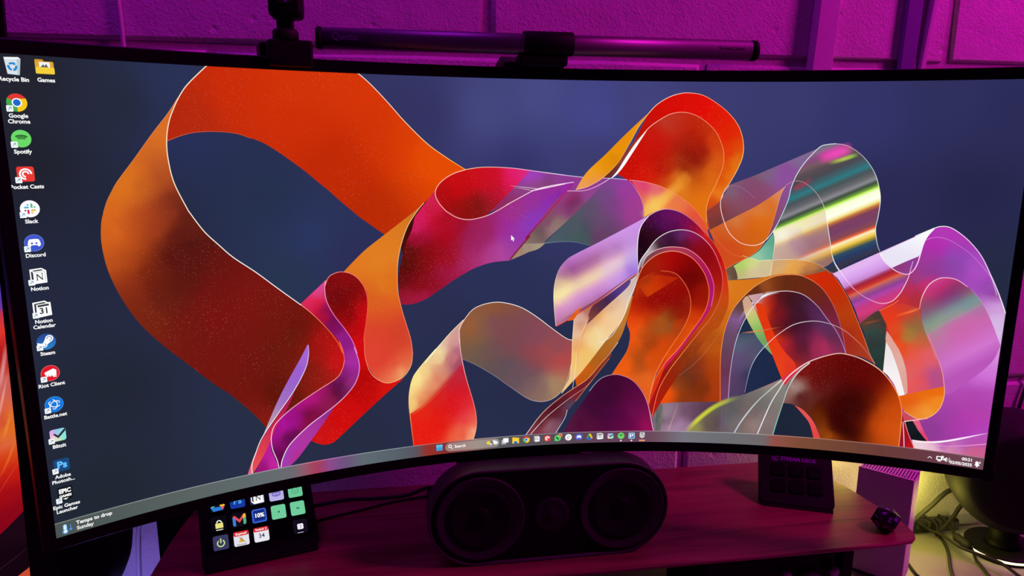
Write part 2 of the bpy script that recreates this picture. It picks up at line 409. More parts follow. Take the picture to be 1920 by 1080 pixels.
sweep(bz, -HW - 9.5, HW + 9.5, [(-8, -HH - 11), (1.8, -HH - 11), (2.8, -HH - 10), (2.8, -HH), (-8, -HH)], 48)
for sg in (-1, 1):
    bz.loft([[arc(sg * s_, d, z) for s_, d in ((HW, -8), (HW, 2.8), (HW + 8.8, 2.8), (HW + 9.5, 1.8), (HW + 9.5, -8))] for z in (-HH - 11, HH + 10.8)], True, False)
bz.build('bezel', M_BEZEL, mon)
st = MB(); st.box((-84, 62, -310), (64, 92, -60)); st.build('stand_neck', M_BLACK, mon, bevel=4)
MB().prism(rrect(-118, 40, 98, 150, 20), -310, -303).build('stand_base', M_BLACK, mon, bevel=1.5)
# lit panel: background of the picture
def grid_flat(clip, nu, nv, SP, SV, p=-1.3):
    f = Flat(); us = np.linspace(clip[0], clip[2], nu); vs = np.linspace(clip[1], clip[3], nv)
    P = np.array([(a, b) for b in vs for a in us]); d2 = ((P[:, None, :] - SP[None]) ** 2).sum(2) + 2000.0
    wt = d2 ** p; C = lin((wt[:, :, None] * SV[None]).sum(1) / wt.sum(1)[:, None])
    f.put(P, C, [(j * nu + i, j * nu + i + 1, (j + 1) * nu + i + 1, (j + 1) * nu + i) for j in range(nv - 1) for i in range(nu - 1)]); return f
BG = parse_stops('60,300=20222e 60,60=23242f 300,120=262a3e 450,60=2a3256 480,200=28305a 300,500=212539 200,1000=222736 150,1350=212834 600,1200=272f46 420,720=262b47 700,420=26304e 850,560=2b3660 760,700=283550 1000,640=2c2e58 1250,140=343362 1500,120=454780 1700,60=484a86 1900,120=44468a 1900,300=3c3c70 1600,330=34346a 2100,80=42427c 2350,60=3c3c72 2650,80=393a6e 2900,120=34346a 3200,60=30305e 3380,100=2c2c58 3300,400=26264c 3400,700=252a44 3000,450=2a2a54 1400,1000=272c4a 1200,1250=272c48 1600,1200=262c4a 1900,1100=242a46 1000,1350=262c42 1550,760=2b3058 2700,1100=1f2848 1250,900=2a2f50')
PANEL = (0, 0, 3440, 1440)
screen = grid_flat(PANEL, 130, 56, *BG).build('screen', lambda u, v, d: scr(u, v, d), mon, [M_IMG]); screen['label'] = 'lit curved display'
ART = '''P g|552,-4! 495,53 467,90 442,138 426,181 417,232! 457,215 493,205 528,201 564,200 600,202 636,208 672,221 709,236 755,265 802,300 850,338 908,390 884,364 942,421 1008,481 1033,502 1113,562! 1179,512 1262,448 1276,436 1307,401 1346,364 1417,329! 1347,286 1276,236 1197,161 1135,93 1075,32 1030,-5! 742,-2|492,99=b8280c 452,167=b0260e 486,180=b82a10 583,49=cc2c0a 670,116=cc2e08 815,39=d23208 857,184=ca2c08 951,334=bc2806 881,85=d03208 983,33=d83608 1132,231=d63606 972,334=c42c06 1291,337=e84a02 1235,417=d43c04 1347,294=e45008 1071,498=b42804 1152,478=bc2c06
P|1171,610! 1197,537 1228,488 1262,448! 1276,436 1307,404! 1273,470 1233,529 1209,611 1186,666|1211,529=3a0c06 1256,459=4a1a0a 1187,610=500e08
P g|459,100! 429,145 377,211 322,285 271,351 253,380 236,412 223,447 214,482 210,540 219,619 244,701 279,777 317,836 369,899 419,953 498,1039 543,1081 589,1133 626,1178 663,1233! 722,1201 771,1165 847,1123 918,1085 941,1053 950,1020 946,980 934,945 901,902 927,947 892,893 847,839 802,795 805,798 730,732 660,669 591,613 548,568 505,519 465,454 465,455 429,364 417,290 416,236 424,186 437,145|426,181=dc742a 396,236=d86c22 306,325=da7020 399,304=c05a28 413,350=a8481f 433,420=6e2418 282,369=dd741e 343,371=c05a20 227,483=dd6a1e 215,573=cc5c1c 333,489=b4461c 400,451=9a3a1e 459,482=5a1a14 435,567=521410 451,641=5a1612 276,672=8d2f16 261,609=b04818 341,655=702010 306,820=782212 380,707=5f1a12 281,753=7c2814 540,674=6e1412 534,775=7a1411 723,848=741510 679,749=7a1612 770,935=661a0c 825,859=6a140c 885,920=a81210 937,1013=d01418 906,970=b81412 863,981=981510 848,1080=981c12 797,1056=701a10 645,1034=6d150f 570,1048=74160f 660,1201=8e1c14 638,1153=741610 715,1127=581408 435,863=721611 572,909=761411
P g|1262,448! 1201,496 1112,561 1046,609 1002,648 958,691! 989,699 1020,733 1038,773 1042,813 1038,857 1028,918 1023,969 1027,1021 1034,1047 1060,1096 1099,1124 1133,1127 1167,1108 1197,1070 1206,1023 1199,964 1207,1021 1200,962 1181,891 1166,833 1156,776 1155,708 1160,653 1174,593 1197,534 1228,486|1234,469=c87018 1189,528=d87a20 1122,580=df7a20 1039,658=e07c22 1120,662=e28024 1091,744=e07a1e 1141,719=dc6c1a 1094,828=dd5a22 1046,779=d85c20 1086,912=d9442a 1169,948=d04028 1097,978=d9402c 1047,1002=e04434 1112,1067=dc3c2c 1159,1104=f4b070 1192,1045=e05838
P g|893,735! 905,706 947,690 995,704 1031,751 1042,790 1038,868 1026,935 1025,960 1027,1017 1044,1077 1077,1113 1116,1127 1170,1115! 1092,1176 1005,1247 920,1317 891,1335 859,1335 832,1322 806,1305! 869,1215 954,1146 994,1082 1001,1037 982,955 957,908 965,923 905,829|946,717=8c0c10 928,770=6e0a0e 968,845=7a0808 997,776=7c0a0c 1028,834=d00a14 1015,906=cf0710 982,908=a80a10 993,968=d80a10 1013,1027=d00a0c 1032,1104=b80808 1037,1146=c20a0c 1121,1156=e0180e 950,1251=d40c0c 865,1319=dc1610 999,1100=b00808 923,1223=c80c0c 850,1281=c01018
P|801,796! 897,714! 890,751 896,795 920,847 955,900 981,947 998,1000 962,925 987,973 1002,1026 1003,1066 988,1110 959,1147 919,1182 869,1215 808,1257 764,1289 731,1328 713,1371 705,1397! 698,1395! 692,1366 679,1323 677,1272 684,1239 706,1210 738,1184 771,1165 847,1123 918,1085 941,1053 950,1020 946,980 934,945 901,902 927,947 892,893 847,839|828,789=d82a5c 861,754=e04a90 885,729=d84a98 864,798=e01838 878,848=c01030 892,767=d03068 895,822=7a1058 919,869=6c0e58 948,944=8c1a80 968,997=a02a90 918,902=800f58 960,964=8c1a80 934,939=98208c 985,1024=ac2ca4 967,1068=a02a98 945,1076=701058 927,1131=4e0c34 971,1120=98307c 887,1172=8a1c48 816,1206=6c0c34 872,1141=8c1458 846,1137=b8157c 802,1158=b8158a 725,1241=b4159e 768,1221=a01290 705,1312=8c0e72 692,1264=a81490 743,1285=4c0a34 809,1245=8a1040 698,1356=460a30
P|908,1193! 874,1239 817,1310 771,1365 738,1394! 704,1395! 713,1365 742,1313 808,1254|897,1202=7a2878 852,1247=a8309a 784,1327=b034a0 728,1374=b8309a 718,1366=8a4ac8 741,1325=a838b0 808,1274=a838a0 761,1363=b82c90
P|675,1280! 674,1317 687,1360 698,1395! 610,1399! 642,1344 665,1298|678,1346=c020a0 664,1315=b81c98 640,1378=9c1478 686,1382=c82aa0 623,1394=8c1068
P|767,1114! 739,1171 705,1221 678,1272 673,1285 642,1344 605,1398! 606,1361 623,1320 651,1264 707,1193|751,1144=a81858 706,1204=c02054 672,1260=d83a58 638,1320=e04048 614,1383=e85a58 684,1228=c81848
P|820,945! 800,982 716,1122 646,1266 611,1337 589,1394! 605,1398! 606,1359 620,1322 646,1266 702,1192 763,1113 808,1036 821,987|817,965=a870d8 798,1023=9a5cd0 753,1094=9a60cc 725,1140=a070c0 686,1195=b090b4 652,1250=d0a8b0 623,1306=e8d0c8 603,1358=e87a88 596,1390=e85088
S w=4|823,946 822,987 808,1036 763,1113 702,1192 646,1266 620,1322 606,1359 604,1397|d8a8f0 f0d8ff ffe8f0 ffffff ffe8e8
S w=4|950,1020 941,1053 918,1085 847,1123 771,1165 722,1199 689,1232 677,1272 679,1318 692,1361 698,1395|ff7a5c ff9a9a f0b0d8 ffe0f8 ffd0f0
S w=4|894,716 890,751 896,795 920,847 955,900 981,947 998,1000 987,973 1002,1026 1003,1066 988,1110 959,1147 919,1182 869,1215 808,1254 742,1310 713,1359 704,1395|ff9ab0 e070c0 e088e0 f0b0f0 ffe0ff ffffff
S w=3|892,735 905,706 926,693 953,689 989,700 1021,731 1038,773 1042,818 1035,879 1024,946 1025,960 1027,1017 1044,1077 1077,1113 1116,1127 1170,1108 1200,1064 1206,1018|ffb0b0 ff8888 ff4a4a ff5a40 ff7a60 ffb080 ffd0a0 ff9a80
S w=3|1207,1021 1200,962 1181,891 1166,833 1156,776 1155,708 1160,653 1174,593 1197,534 1228,486 1259,448|ff9080 ff8a70 ffa070 ffc090 ffe0b0 ffd090
S w=3|802,794 847,839 892,893 927,947 946,994 934,945 946,980 950,1020|ffb090 ff7a50 ff6a48 ff6a5a
S w=4.2|552,-3 495,53 467,90 442,138 426,181 417,232 417,290 429,364 465,455 465,454 505,519 548,568 591,613 660,669 730,732 805,798|fff0d8 ffe8c8 fff0d8 ffffff fff0f0
S w=3.6|1030,-5 1075,32 1135,93 1197,161 1276,236 1347,286 1415,328|fff4e8 ffe8d0 ffe0a0 ffb040
S w=2|459,100 429,145 377,211 322,285 271,351 253,380 236,412 223,447|ff9060 e88a50 d07a50
S w=2|418,232 457,216 493,206 528,202 564,201 600,203 636,209 672,222|ff6a30 e05a20
P|1585,675! 1666,576 1757,454 1809,407! 1878,393 1955,376! 1897,439 1812,524 1737,592 1713,617 1655,647|1602,661=b09078 1666,613=98846c 1689,585=5c4a50 1735,522=7a4064 1770,540=8a7868 1780,477=8c4078 1839,467=6c2a60 1809,416=a04898 1896,416=98489c 1765,552=9a7878 1857,484=905878 1827,433=8a2858
P|1714,614! 1784,605 1843,607 1908,623! 1989,586 2126,509! 2111,510! 2108,467 2093,427 2069,387 2052,366! 1992,360! 1958,376 1897,439 1812,524 1737,597|1985,467=7a4080 2042,438=983a94 2089,467=a83e8c 1960,416=6f4a80 1929,542=6a4a72 2005,382=8a4098 2040,393=a03c9c 1841,547=505862 1898,484=5c5068 1812,562=46555e 1872,591=3f5c58 1772,596=4a5c6a 1942,586=6a3862 1894,557=484c5c
S w=2|1638,612 1714,611 1784,605 1843,607 1902,621|a0b0c0 8098a8 607880
P|1638,611! 1679,612 1726,610! 1697,633 1638,649!|1656,623=a08878 1702,618=a8987c
P|1662,331! 1801,350 1721,340 1865,357 1975,361! 1924,402 1867,409 1809,409! 1751,390 1670,410 1686,404 1572,465 1486,495!|1663,354=a83cc4 1697,343=9840b8 1629,404=8a4080 1583,448=903068 1743,376=804070 1772,365=904098 1686,387=8a4a78 1543,476=902058 1750,365=8a3a90 1808,376=8a3890 1895,376=984090 1952,371=8a3c94
P g|1304,418! 1310,390 1335,364 1374,342 1416,329 1469,321 1526,320 1600,324 1664,332! 1617,382 1560,437 1498,498! 1458,511 1418,514 1379,504 1345,483 1312,449 1315,450|1402,391=c40a12 1335,418=b00c10 1374,364=c81014 1486,337=cc1020 1515,365=c80f20 1617,337=e0206c 1651,337=d83090 1589,376=e01858 1543,420=b8102c 1509,475=a01828 1430,484=8c1210 1373,483=9a0e12 1475,479=7c1410
P g|1306,404! 1273,439 1234,487 1223,505 1212,548 1188,599 1170,665 1158,731 1166,825! 1205,827 1256,813 1313,779 1371,742 1446,702 1515,681 1585,675! 1666,576 1757,454 1809,405 1835,376! 1751,388 1670,410 1636,426 1744,390 1686,404 1629,432 1572,462 1515,492 1458,511 1418,514 1379,504 1345,483 1312,449 1318,450 1304,423|1290,450=d82a60 1251,481=d81a5c 1219,540=d82068 1232,584=a80c30 1216,584=901030 1187,627=5a0f0c 1169,709=520c0a 1220,628=600e0c 1259,641=8c0b10 1317,532=b40a20 1290,465=c01030 1343,644=9e0b18 1229,752=7d0a10 1194,812=a01838 1256,805=a81a48 1343,729=a01848 1285,755=8c0c1c 1429,676=a82868 1515,667=b03c88 1458,591=98205c 1373,511=a00c22 1486,524=9c2058 1572,537=a02a94 1630,555=9038b0 1716,476=8a34b0 1602,640=9a3aa0 1688,522=8838b8 1562,663=b048a0 1752,438=8c2cb0 1695,523=9034b0 1808,390=9a2ca0 1751,404=a02c90 1671,449=9a3098 1780,433=8428a0 1687,438=983094 1601,477=a03080
S w=9 a=.9|1830,382 1809,407 1724,506 1649,591 1666,580 1631,621 1588,672|a81888 b81a68 b01a48 981438 7c0f18 701018
S w=4|1417,329 1374,342 1335,364 1310,390 1302,417 1315,450 1345,484 1345,483 1379,504 1418,514 1458,511 1515,494 1589,453 1572,462 1629,432 1686,404 1744,390 1801,382 1670,409 1751,389 1834,376|ffd0b0 ffb0b0 ffb8c8 ffd8d8 ffe8f0 ffe0ff ffd0ff
S w=3.5|1414,329 1469,321 1526,320 1600,324 1685,335 1801,350 1721,340 1865,357 1975,361 2050,367|ffd0a0 ffb8c0 f8d0f0 f0d8ff d8c8f0 c8c0f0
S w=2.5|1589,389 1640,395 1692,401|c07090 f0e0e8 f8e8ff
S w=2|1600,396 1640,401 1678,409|c07090 e0d0d8 f0e0f0
S w=3|1809,409 1867,409 1907,399 1947,379 1975,361|ffc0e0 f8c0f0 ffe8ff
P g|2114,115! 2141,87 2184,59 2228,44 2267,41 2318,50 2375,82 2422,120 2458,166 2477,221 2479,271 2463,322 2438,373 2418,407 2407,453! 2408,522 2371,554! 2215,437 2048,303 2003,339! 2035,280 2067,213|2197,81=d80c08 2337,102=e20a06 2426,183=e01a06 2452,238=dc480a 2461,294=e07a14 2437,350=e87a14 2402,413=f08a20 2376,453=e04a08 2419,255=e02c06 2413,322=d84808 2088,175=c81208 2399,373=d84a08 2035,258=981008 2378,493=a84438 2394,470=c05020
P g|2114,115! 2032,192 1955,270 1882,340 1841,406! 1889,393 1949,359 2002,303 2045,230 2077,169|2087,147=f09a14 2005,236=ec9408 1944,303=ee9808 1894,348=f0a010 1866,382=eca060 1979,303=d88408 2033,214=e88c0a 1912,376=e89058
P|1949,358! 2002,303 2056,230 2116,172! 2073,230 2030,292 1981,354|2089,197=b83018 2035,258=8a3028 1980,325=401018 2002,309=a05040
P g|2002,345! 2047,280 2084,213 2122,169 2171,133 2204,118 2243,112 2288,121 2335,148 2376,189 2402,244 2409,289 2402,334 2383,385 2363,430 2354,476 2358,528 2370,558! 2306,529 2217,483 2114,510! 2110,467 2093,427 2063,381|2037,325=c40a08 2091,241=c8120a 2147,213=c8160c 2199,130=b8402c 2244,135=c0200c 2306,223=a8180a 2320,278=88140a 2266,318=8e160a 2180,319=b01208 2373,222=d84210 2383,294=dc5c14 2369,345=e06a14 2328,408=e07012 2212,381=d05a14 2183,375=c43010 2262,357=e89028 2224,397=e88a24 2348,465=e8780f 2125,353=d81808 2289,335=a83c10 2050,353=d01408 2341,167=c02c0c 2314,368=c85010
P|2059,370! 2114,375 2184,395 2243,426 2303,471 2346,522 2374,586! 2306,526 2252,492 2194,479 2148,490 2114,511! 2110,467 2093,427|2086,393=dc3c74 2100,438=e05a5c 2131,484=f4c060 2175,443=f4b854 2156,404=e04c78 2213,409=e88040 2245,454=e87448 2217,478=ee7440 2305,511=e25038 2348,557=e04838 2147,455=f8c458
S w=52 soft a=.75|2103,513 2148,475 2192,435 2241,387 2284,340|f4c060 f8c860 f8bc50 ec9830 d87018
P|1975,364! 2003,331 2035,278 2073,222 2116,170! 2090,213 2058,265 2025,317 1998,349|2035,280=ffffff 2117,174=ffe8e0 1992,348=fff0ff 2079,219=ffffff
S w=3.5|2114,117 2141,87 2184,59 2228,44 2267,41 2318,50 2375,82 2422,120 2458,166 2477,221 2479,271 2463,322 2438,373 2418,407 2409,453 2408,493|ffe0a0 ffd8c8 ff9a80 ff8a60 ffb070 ffd080 ffc090 ffe0d0
S w=3|2003,339 2047,272 2084,211 2122,166 2171,132 2204,117 2243,112 2288,121 2335,148 2376,189 2402,244 2409,289 2402,334 2383,385 2363,430 2354,476 2358,528|ffffff fff0e8 ffb8a0 ff8a70 ff9058 ffa860 ffb070
S w=2.5|2114,117 2077,169 2045,230 2002,303 1946,359 1889,393 1842,405|ffe0a0 ffc850 ffb840 ffc080 ffd0b0
S w=2|2050,367 2093,427 2108,467 2111,510|d870a0 ffa080 ffc080
S w=2.5|2050,367 2114,375 2184,395 2243,426 2303,471 2346,522|f0a0c8 ff9a70 ff8a58 ff7a50
P|2356,484! 2405,444 2435,383! 2521,349 2627,300 2756,240! 2722,277 2689,327 2671,372 2659,428 2633,520! 2594,584 2540,614 2483,601 2372,559!|2497,391=82486f 2575,328=76687c 2679,277=78788c 2656,322=8c4898 2473,460=8a4a60 2631,350=9050a0 2449,518=7a4452 2554,419=8c4468 2441,403=7c6478 2385,495=8a3a38 2393,530=703430 2372,467=9a3c30
L|2751,242! 2781,228 2812,224 2849,230 2887,250 2926,285 2959,333 2979,388 2987,432 2986,476 2980,515 2982,555 2992,588 3006,623! 2926,659 2841,720! 2728,732 2614,737! 2616,689 2621,647 2620,595 2614,555! 2634,525 2647,479 2659,428 2667,389 2684,338 2713,293|2620,555 2976,382|2781,227=707480 2782,243=806a88 2784,259=8a4a80 2786,284=745a60 2788,303=5a4c54 2790,331=4c4a50 2793,358=3c6670 2794,372=2f7a82 2796,392=4a5458 2798,414=66666c 2799,431=8a8a90 2800,445=3c4a3c 2802,459=70a040 2802,467=c8f860 2803,476=faffd8 2806,505=fffff0 2807,518=f8e890 2808,530=c87838 2809,544=80405a 2812,572=784068 2814,601=8a4a50 2815,612=e86030 2816,621=fff0c0 2817,638=f0c850 2818,650=a08a30 2819,661=305060 2821,681=283c64 2824,710=383444
S w=60 soft a=.95|2749,284 2800,265 2876,239|d840a0 f848c0 e850b0
S w=20 soft a=.95|2787,298 2838,283 2896,261|708040 c0d050 90d040
S w=26 soft a=.7|2668,400 2719,371 2739,348|a03050 a83058 80405a
P|2611,556! 2620,595 2621,647 2616,689 2614,737! 2716,723 2811,693 2844,666! 2824,589 2810,521 2796,469! 2709,512|2648,571=fff8d8/.5 2754,523=fff070/.5 2706,604=b890a0/.75 2783,556=b88898/.5 2653,635=d8b8a0/.8 2684,675=c8a898/.8 2763,631=b88890/.5 2643,711=d0b898/.85 2819,658=e89048/.4
P|2612,680! 2656,668 2722,668 2778,678 2823,702 2841,720! 2744,737 2614,739!|2642,705=c8a888/.8 2714,697=f0a838/.85 2683,725=f0a030/.9 2767,683=d88838/.8 2813,711=6a5448/.9 2748,719=a86030/.8
P|2530,663! 2564,637 2590,602 2615,565! 2622,595 2621,647 2617,673! 2573,674|2606,595=5ca088 2555,661=a0d0a8 2587,642=7cbca0 2616,648=68a890
P|2471,699! 2530,664 2573,674 2617,673 2617,737! 2489,752!|2495,698=a4d458 2545,679=d0dc88 2587,713=d0bc98 2498,739=c4b080 2601,683=d0c090 2548,729=d8c098
P|2435,718! 2471,698 2491,751 2450,756!|2457,722=70503c 2481,739=58403c 2450,749=8a7458
P|2369,559! 2476,500 2557,453 2646,384! 2631,417 2623,457 2615,497 2603,549 2589,590 2564,631 2527,662 2478,689 2435,717! 2412,652 2379,577|2585,458=d8691c 2507,534=d8601a 2452,564=d05a1c 2630,400=d89078 2615,418=d88048 2538,585=d06018 2458,651=d04c1c 2562,527=e06a10 2428,634=d04a20 2558,470=d88048 2477,517=d08050 2582,573=d46818
S w=3.5|2812,224 2781,228 2756,238 2712,290 2684,338 2667,389 2660,434 2644,485 2624,537 2594,587 2563,611 2529,615 2489,604 2447,567 2420,512 2407,461 2412,421 2435,385|f0f0ff ffffff e8ffff c8f0ff d0ffff ffffff ffd0d0 ffe0e0 f8e8f0 c0b8c0
S w=3.2|2812,224 2849,230 2887,250 2926,285 2959,333 2979,388 2987,432 2985,493 2981,538 2992,594 3004,623|e0c0e0 d8a0c0 c0c0c0 d0d8d8 ffffd0 ffffff e0ffff f0f0e0 b0b8d0
S w=3|2647,380 2681,364 2719,374 2760,409 2791,459 2806,510 2823,583 2841,657 2869,708 2915,769 2938,794 2993,815|d090a0 d07888 c0b0a8 ffffff d8ffff ffe8d0 c8f0ff ffd0ff f0a0c0
S w=2|2614,560 2622,595 2620,671 2614,736|ffffe0 f0e8c8 ffe8d0
S w=2|2504,656 2533,666 2573,674 2656,668 2722,668 2778,678 2823,702 2841,718|c0e0a0 f0f8d0 ffe8c8 f0c090 c08a70
S w=2|2646,383 2631,417 2615,497 2603,549 2589,590 2564,631 2527,662 2478,689 2436,715|ffc0a0 ffa060 ffa050 ff9040 ff9a50
S w=1.5 a=.7|2378,559 2415,611 2464,651 2516,663|ff9070 ff8050 ff9050
S w=1.5 a=.6|2435,385 2480,391 2538,433|c0a0b8 c090a8
L|2844,717! 3179,527! 3159,558 3149,587 3143,624 3138,656 3127,688 3108,705! 3104,737 3089,781 3064,814! 3024,852 2961,908! 2935,845 2894,777 2865,734|2844,717 3179,528|2983,632=e0b8e8 2986,659=e4b4f4 2989,690=d8a0ec 2991,712=c888d0 2992,720=b04878 2993,730=a02434 2995,747=cc3434 2996,757=d86848 2997,768=a85878 2998,784=904094 3000,800=b044a4 3002,822=c83a80 3004,846=d43c7c 3007,874=a83860
P|3005,630! 3179,527! 3159,558 3149,587 3143,624 3136,636! 3100,655 3051,684! 3025,662|3122,594=f4f4fc 3057,650=ece8f8 3162,545=ffffff 3045,672=e8e0f0 3125,630=e8e0f4
P|3051,684! 3100,656 3136,636! 3134,667 3123,691 3108,705! 3076,699|3128,656=8a3c9c 3084,685=8c3a70 3114,694=9a3c98
P|3179,527! 3201,520 3228,522 3261,541 3300,574 3341,623 3379,692 3408,751 3432,806 3445,839! 3447,951! 3445,1243 3447,1396! 3202,1400! 3143,1258 3078,1095 3062,985 3024,852! 3064,814 3094,775 3108,705 3135,672 3144,629 3152,577|3229,532=b434b4 3190,590=b828ac 3173,643=a0389c 3208,548=b03cb8 3261,623=9048b4 3333,670=b050c4 3278,570=b038b0 3317,722=a848bc 3376,739=9a48b4 3396,763=8c3c98 3391,789=cc90d8 3416,818=d8b0e4 3430,895=d8c8ec 3145,724=90408c 3222,677=9040a0 3179,695=8c3c94 3268,684=8e44a8 3121,768=c02c50 3138,751=a83060 3098,818=c83030 3064,859=e03018 3143,794=a83038 3156,745=cc2c64 3183,732=c83078 3312,1069=c060c8 3401,1058=d070d8 3321,1151=b048b0 3394,1195=b040a8 3337,1288=a83aa8 3245,1313=8a3a90 3378,1253=b83cb0 3431,1317=b048c0 3429,1001=dc90e0 3422,1164=b448b4 3294,1238=a040a0
L|3166,835! 3160,819! 3165,787 3179,743 3204,718 3235,710 3272,715 3310,739 3350,777 3377,817 3405,871 3428,922 3442,952 3439,952! 3411,1030 3303,1153 3279,1145 3261,1064 3229,991 3199,928 3213,971 3189,919 3172,872|3199,929 3406,767|3247,691=d04890 3250,717=c43078 3252,738=a83068 3254,759=8c2c6c 3257,780=7c3c74 3259,801=745c84 3261,822=70888f 3264,843=7c9c98 3266,861=8c9c90 3267,874=a890a0 3268,885=c470a8 3272,917=cc66a8 3277,965=cc68b4 3285,1035=d276d0 3292,1100=b854b8
P|3166,835! 3160,819! 3165,787 3179,743 3204,718 3235,710 3272,715 3310,739 3350,777 3377,817 3405,871 3428,922 3442,952 3439,952! 3411,1030 3303,1153 3279,1145 3261,1064 3229,991 3199,928 3213,971 3189,919 3172,872|3184,743=d43878/.7 3219,730=b83078/.3 3313,759=a8504c/.5 3278,767=8c3c74/.2 3185,839=8c5c60/.4 3352,793=8070a0/.3 3209,890=90a880/.5 3326,795=60909c/.4 3288,862=b078a4/.2 3338,905=cc64b4/0 3385,926=d074cc/0 3318,1123=b84cb8/.4
S w=2.5|3151,576 3174,564 3201,561 3233,570 3281,598 3315,625 3355,668 3381,702 3405,762|e090e0 d080d8 c878d0 d890e0 f0d0ff
S w=2|3320,746 3350,777 3377,817 3405,871 3428,922 3442,952|d880b0 d890c0 e0a8e0 f0c8f0
S w=4|3162,836 3163,808 3169,776 3184,740 3209,717 3235,710 3272,715 3310,739|ff8060 ffd8d8 ffe8f0 ffc0e0 f0a0d0
S w=4|3118,560 3179,527 3201,520 3228,522 3261,541 3300,574 3341,623 3379,692 3408,751 3432,806 3444,839|ffffff ffffff ffd8ff f8c8ff ffe0ff ffffff ffffff
S w=5|3179,528 3159,558 3149,587 3143,624 3138,656 3127,688 3108,705 3076,699 3051,684 3025,662 3005,631|ffffff ffffff ffe0ff ffd0ff e8b0e0 f0d0f0 ffffff
S w=3.5|3121,654 3117,678 3113,710 3104,743 3089,781 3064,813 3031,823 3002,817 2960,797 2918,764|d0a0d8 ffe0ff fff0ff ffc0e0 e8a0d0 e080a0
S w=3|2837,644 2850,675 2873,707 2896,738 2929,775|d8f0ff ffffff ffe0ff f0b0d0
P|2961,908! 3024,852 3055,900! 3062,1061 3062,1094! 3042,1076 3013,1039 2988,980 2982,947|3003,935=2a4a44 3024,894=504038 3018,989=2c3634 2976,909=703820 3042,882=382c2c 2987,925=3c4440 3031,1015=28403c 3051,1069=223430 3016,966=343c3a
S w=10 soft a=.8|2969,909 3009,896 3052,881|a85028 904830 503830
P|3060,964! 3084,1010 3116,1086 3148,1181! 3126,1186! 3107,1143 3079,1106 3062,1094! 3061,1024|3085,1066=f4f0f4 3123,1158=fff4f0 3066,995=e8dcdc
P|3059,930! 3079,956 3113,1008 3139,1072 3151,1132 3156,1172! 3147,1179! 3116,1086 3084,1010 3059,968|3075,972=e0a090 3117,1046=e4b0a4 3145,1133=dca094 3093,999=e0a498
P|3025,853! 3089,819 3162,835! 3172,872 3189,919 3213,971 3238,1024 3199,928 3229,991 3261,1064 3275,1118 3279,1137! 3206,1163 3157,1177! 3151,1132 3139,1072 3113,1008 3079,956 3054,903|3064,864=e8381a 3109,828=cc3430 3148,842=b84838 3116,849=d84028 3090,928=e84820 3138,929=a07838 3131,952=a88038 3164,905=8c6c44 3148,885=a05838 3101,987=ec5820 3178,947=c06040 3154,988=e05838 3168,1030=e85850 3200,1110=e05060 3241,1094=b05090 3179,1140=e85a58 3262,1119=b84a80 3159,1087=e06060 3214,1025=e06070 3115,980=e84020 3087,944=e03a20
S w=14 soft a=.9|3075,872 3130,849 3165,831|e84820 f86830 ff8848
P g|3126,1187! 3182,1165 3275,1130! 3282,1161 3279,1190 3269,1225 3244,1256 3212,1270 3183,1264 3152,1246 3139,1219|3160,1188=e86010 3229,1162=e8680c 3265,1147=e8640c 3257,1198=f08820 3215,1254=f4a040 3171,1243=e87820 3271,1196=f09028 3148,1212=e05c14
P|3144,1244! 3173,1263 3212,1271 3249,1257! 3212,1272 3156,1288!|3164,1270=c84858 3203,1273=d86068
S w=3|3238,1024 3199,928 3229,991 3261,1064 3275,1118 3281,1156 3279,1190 3269,1225 3244,1256 3212,1270 3183,1264 3152,1246|f08070 e880a0 f0a0a0 ffc080 ffd090 ffc0a0
S w=2|3025,853 3074,820 3087,806|ff9060 ffa090
P g|2436,758! 2561,746 2638,728 2683,723! 2640,743 2586,775 2543,818 2501,873 2472,959 2458,1052 2455,1146 2463,1263! 2457,1260! 2201,1280! 2206,1245 2224,1181 2280,1092 2340,1004 2405,911 2441,831 2457,783!|2494,771=d8761a 2578,751=d4741a 2470,838=d8741c 2447,929=c86818 2437,1084=b84a10 2444,1210=a83a10 2450,790=dc8020 2402,961=b45414 2430,1022=c05c14 2382,1204=70280c 2227,1238=f45408 2220,1213=e85010 2278,1181=7a3a18 2346,1110=84301a 2406,1015=ac4810 2423,1108=a83c0c 2439,1177=b03c0c 2432,1241=a8380e 2306,1142=6c301c 2294,1257=803410 2453,922=d06a10 2257,1245=e05010 2337,1262=8a340e
P|2823,706! 2852,729 2883,768 2914,819 2947,888 2981,963 3008,1027 3030,1064! 2978,1041 2923,1035! 2917,998 2897,927 2870,863 2832,803 2784,755 2716,726 2683,724! 2738,728|2798,725=d42408 2857,775=c82c08 2920,878=b84210 2966,970=b83c0c 2992,1028=a43c24 2947,996=a02c20 2877,821=b8320c 2738,727=c84010 2923,973=a02420 2908,926=b03410
P|2460,1266! 2451,1146 2448,1053 2456,960 2480,880 2516,825 2564,775 2618,741 2662,729 2706,726 2740,731 2779,750 2815,777 2845,817 2871,863 2892,915 2907,962 2925,1036! 2816,1059 2707,1172! 2549,1228|2663,760=5a2412 2597,774=a85420 2564,793=582818 2747,769=6a2a14 2805,801=6c2418 2835,841=6c2030 2874,911=7c2440 2903,987=84304c 2502,885=6a4a50 2498,910=8c60a4 2517,855=58382c 2476,1021=604458 2470,1146=6a3048 2470,1240=7a4070 2483,947=6c4868 2553,793=6c3018
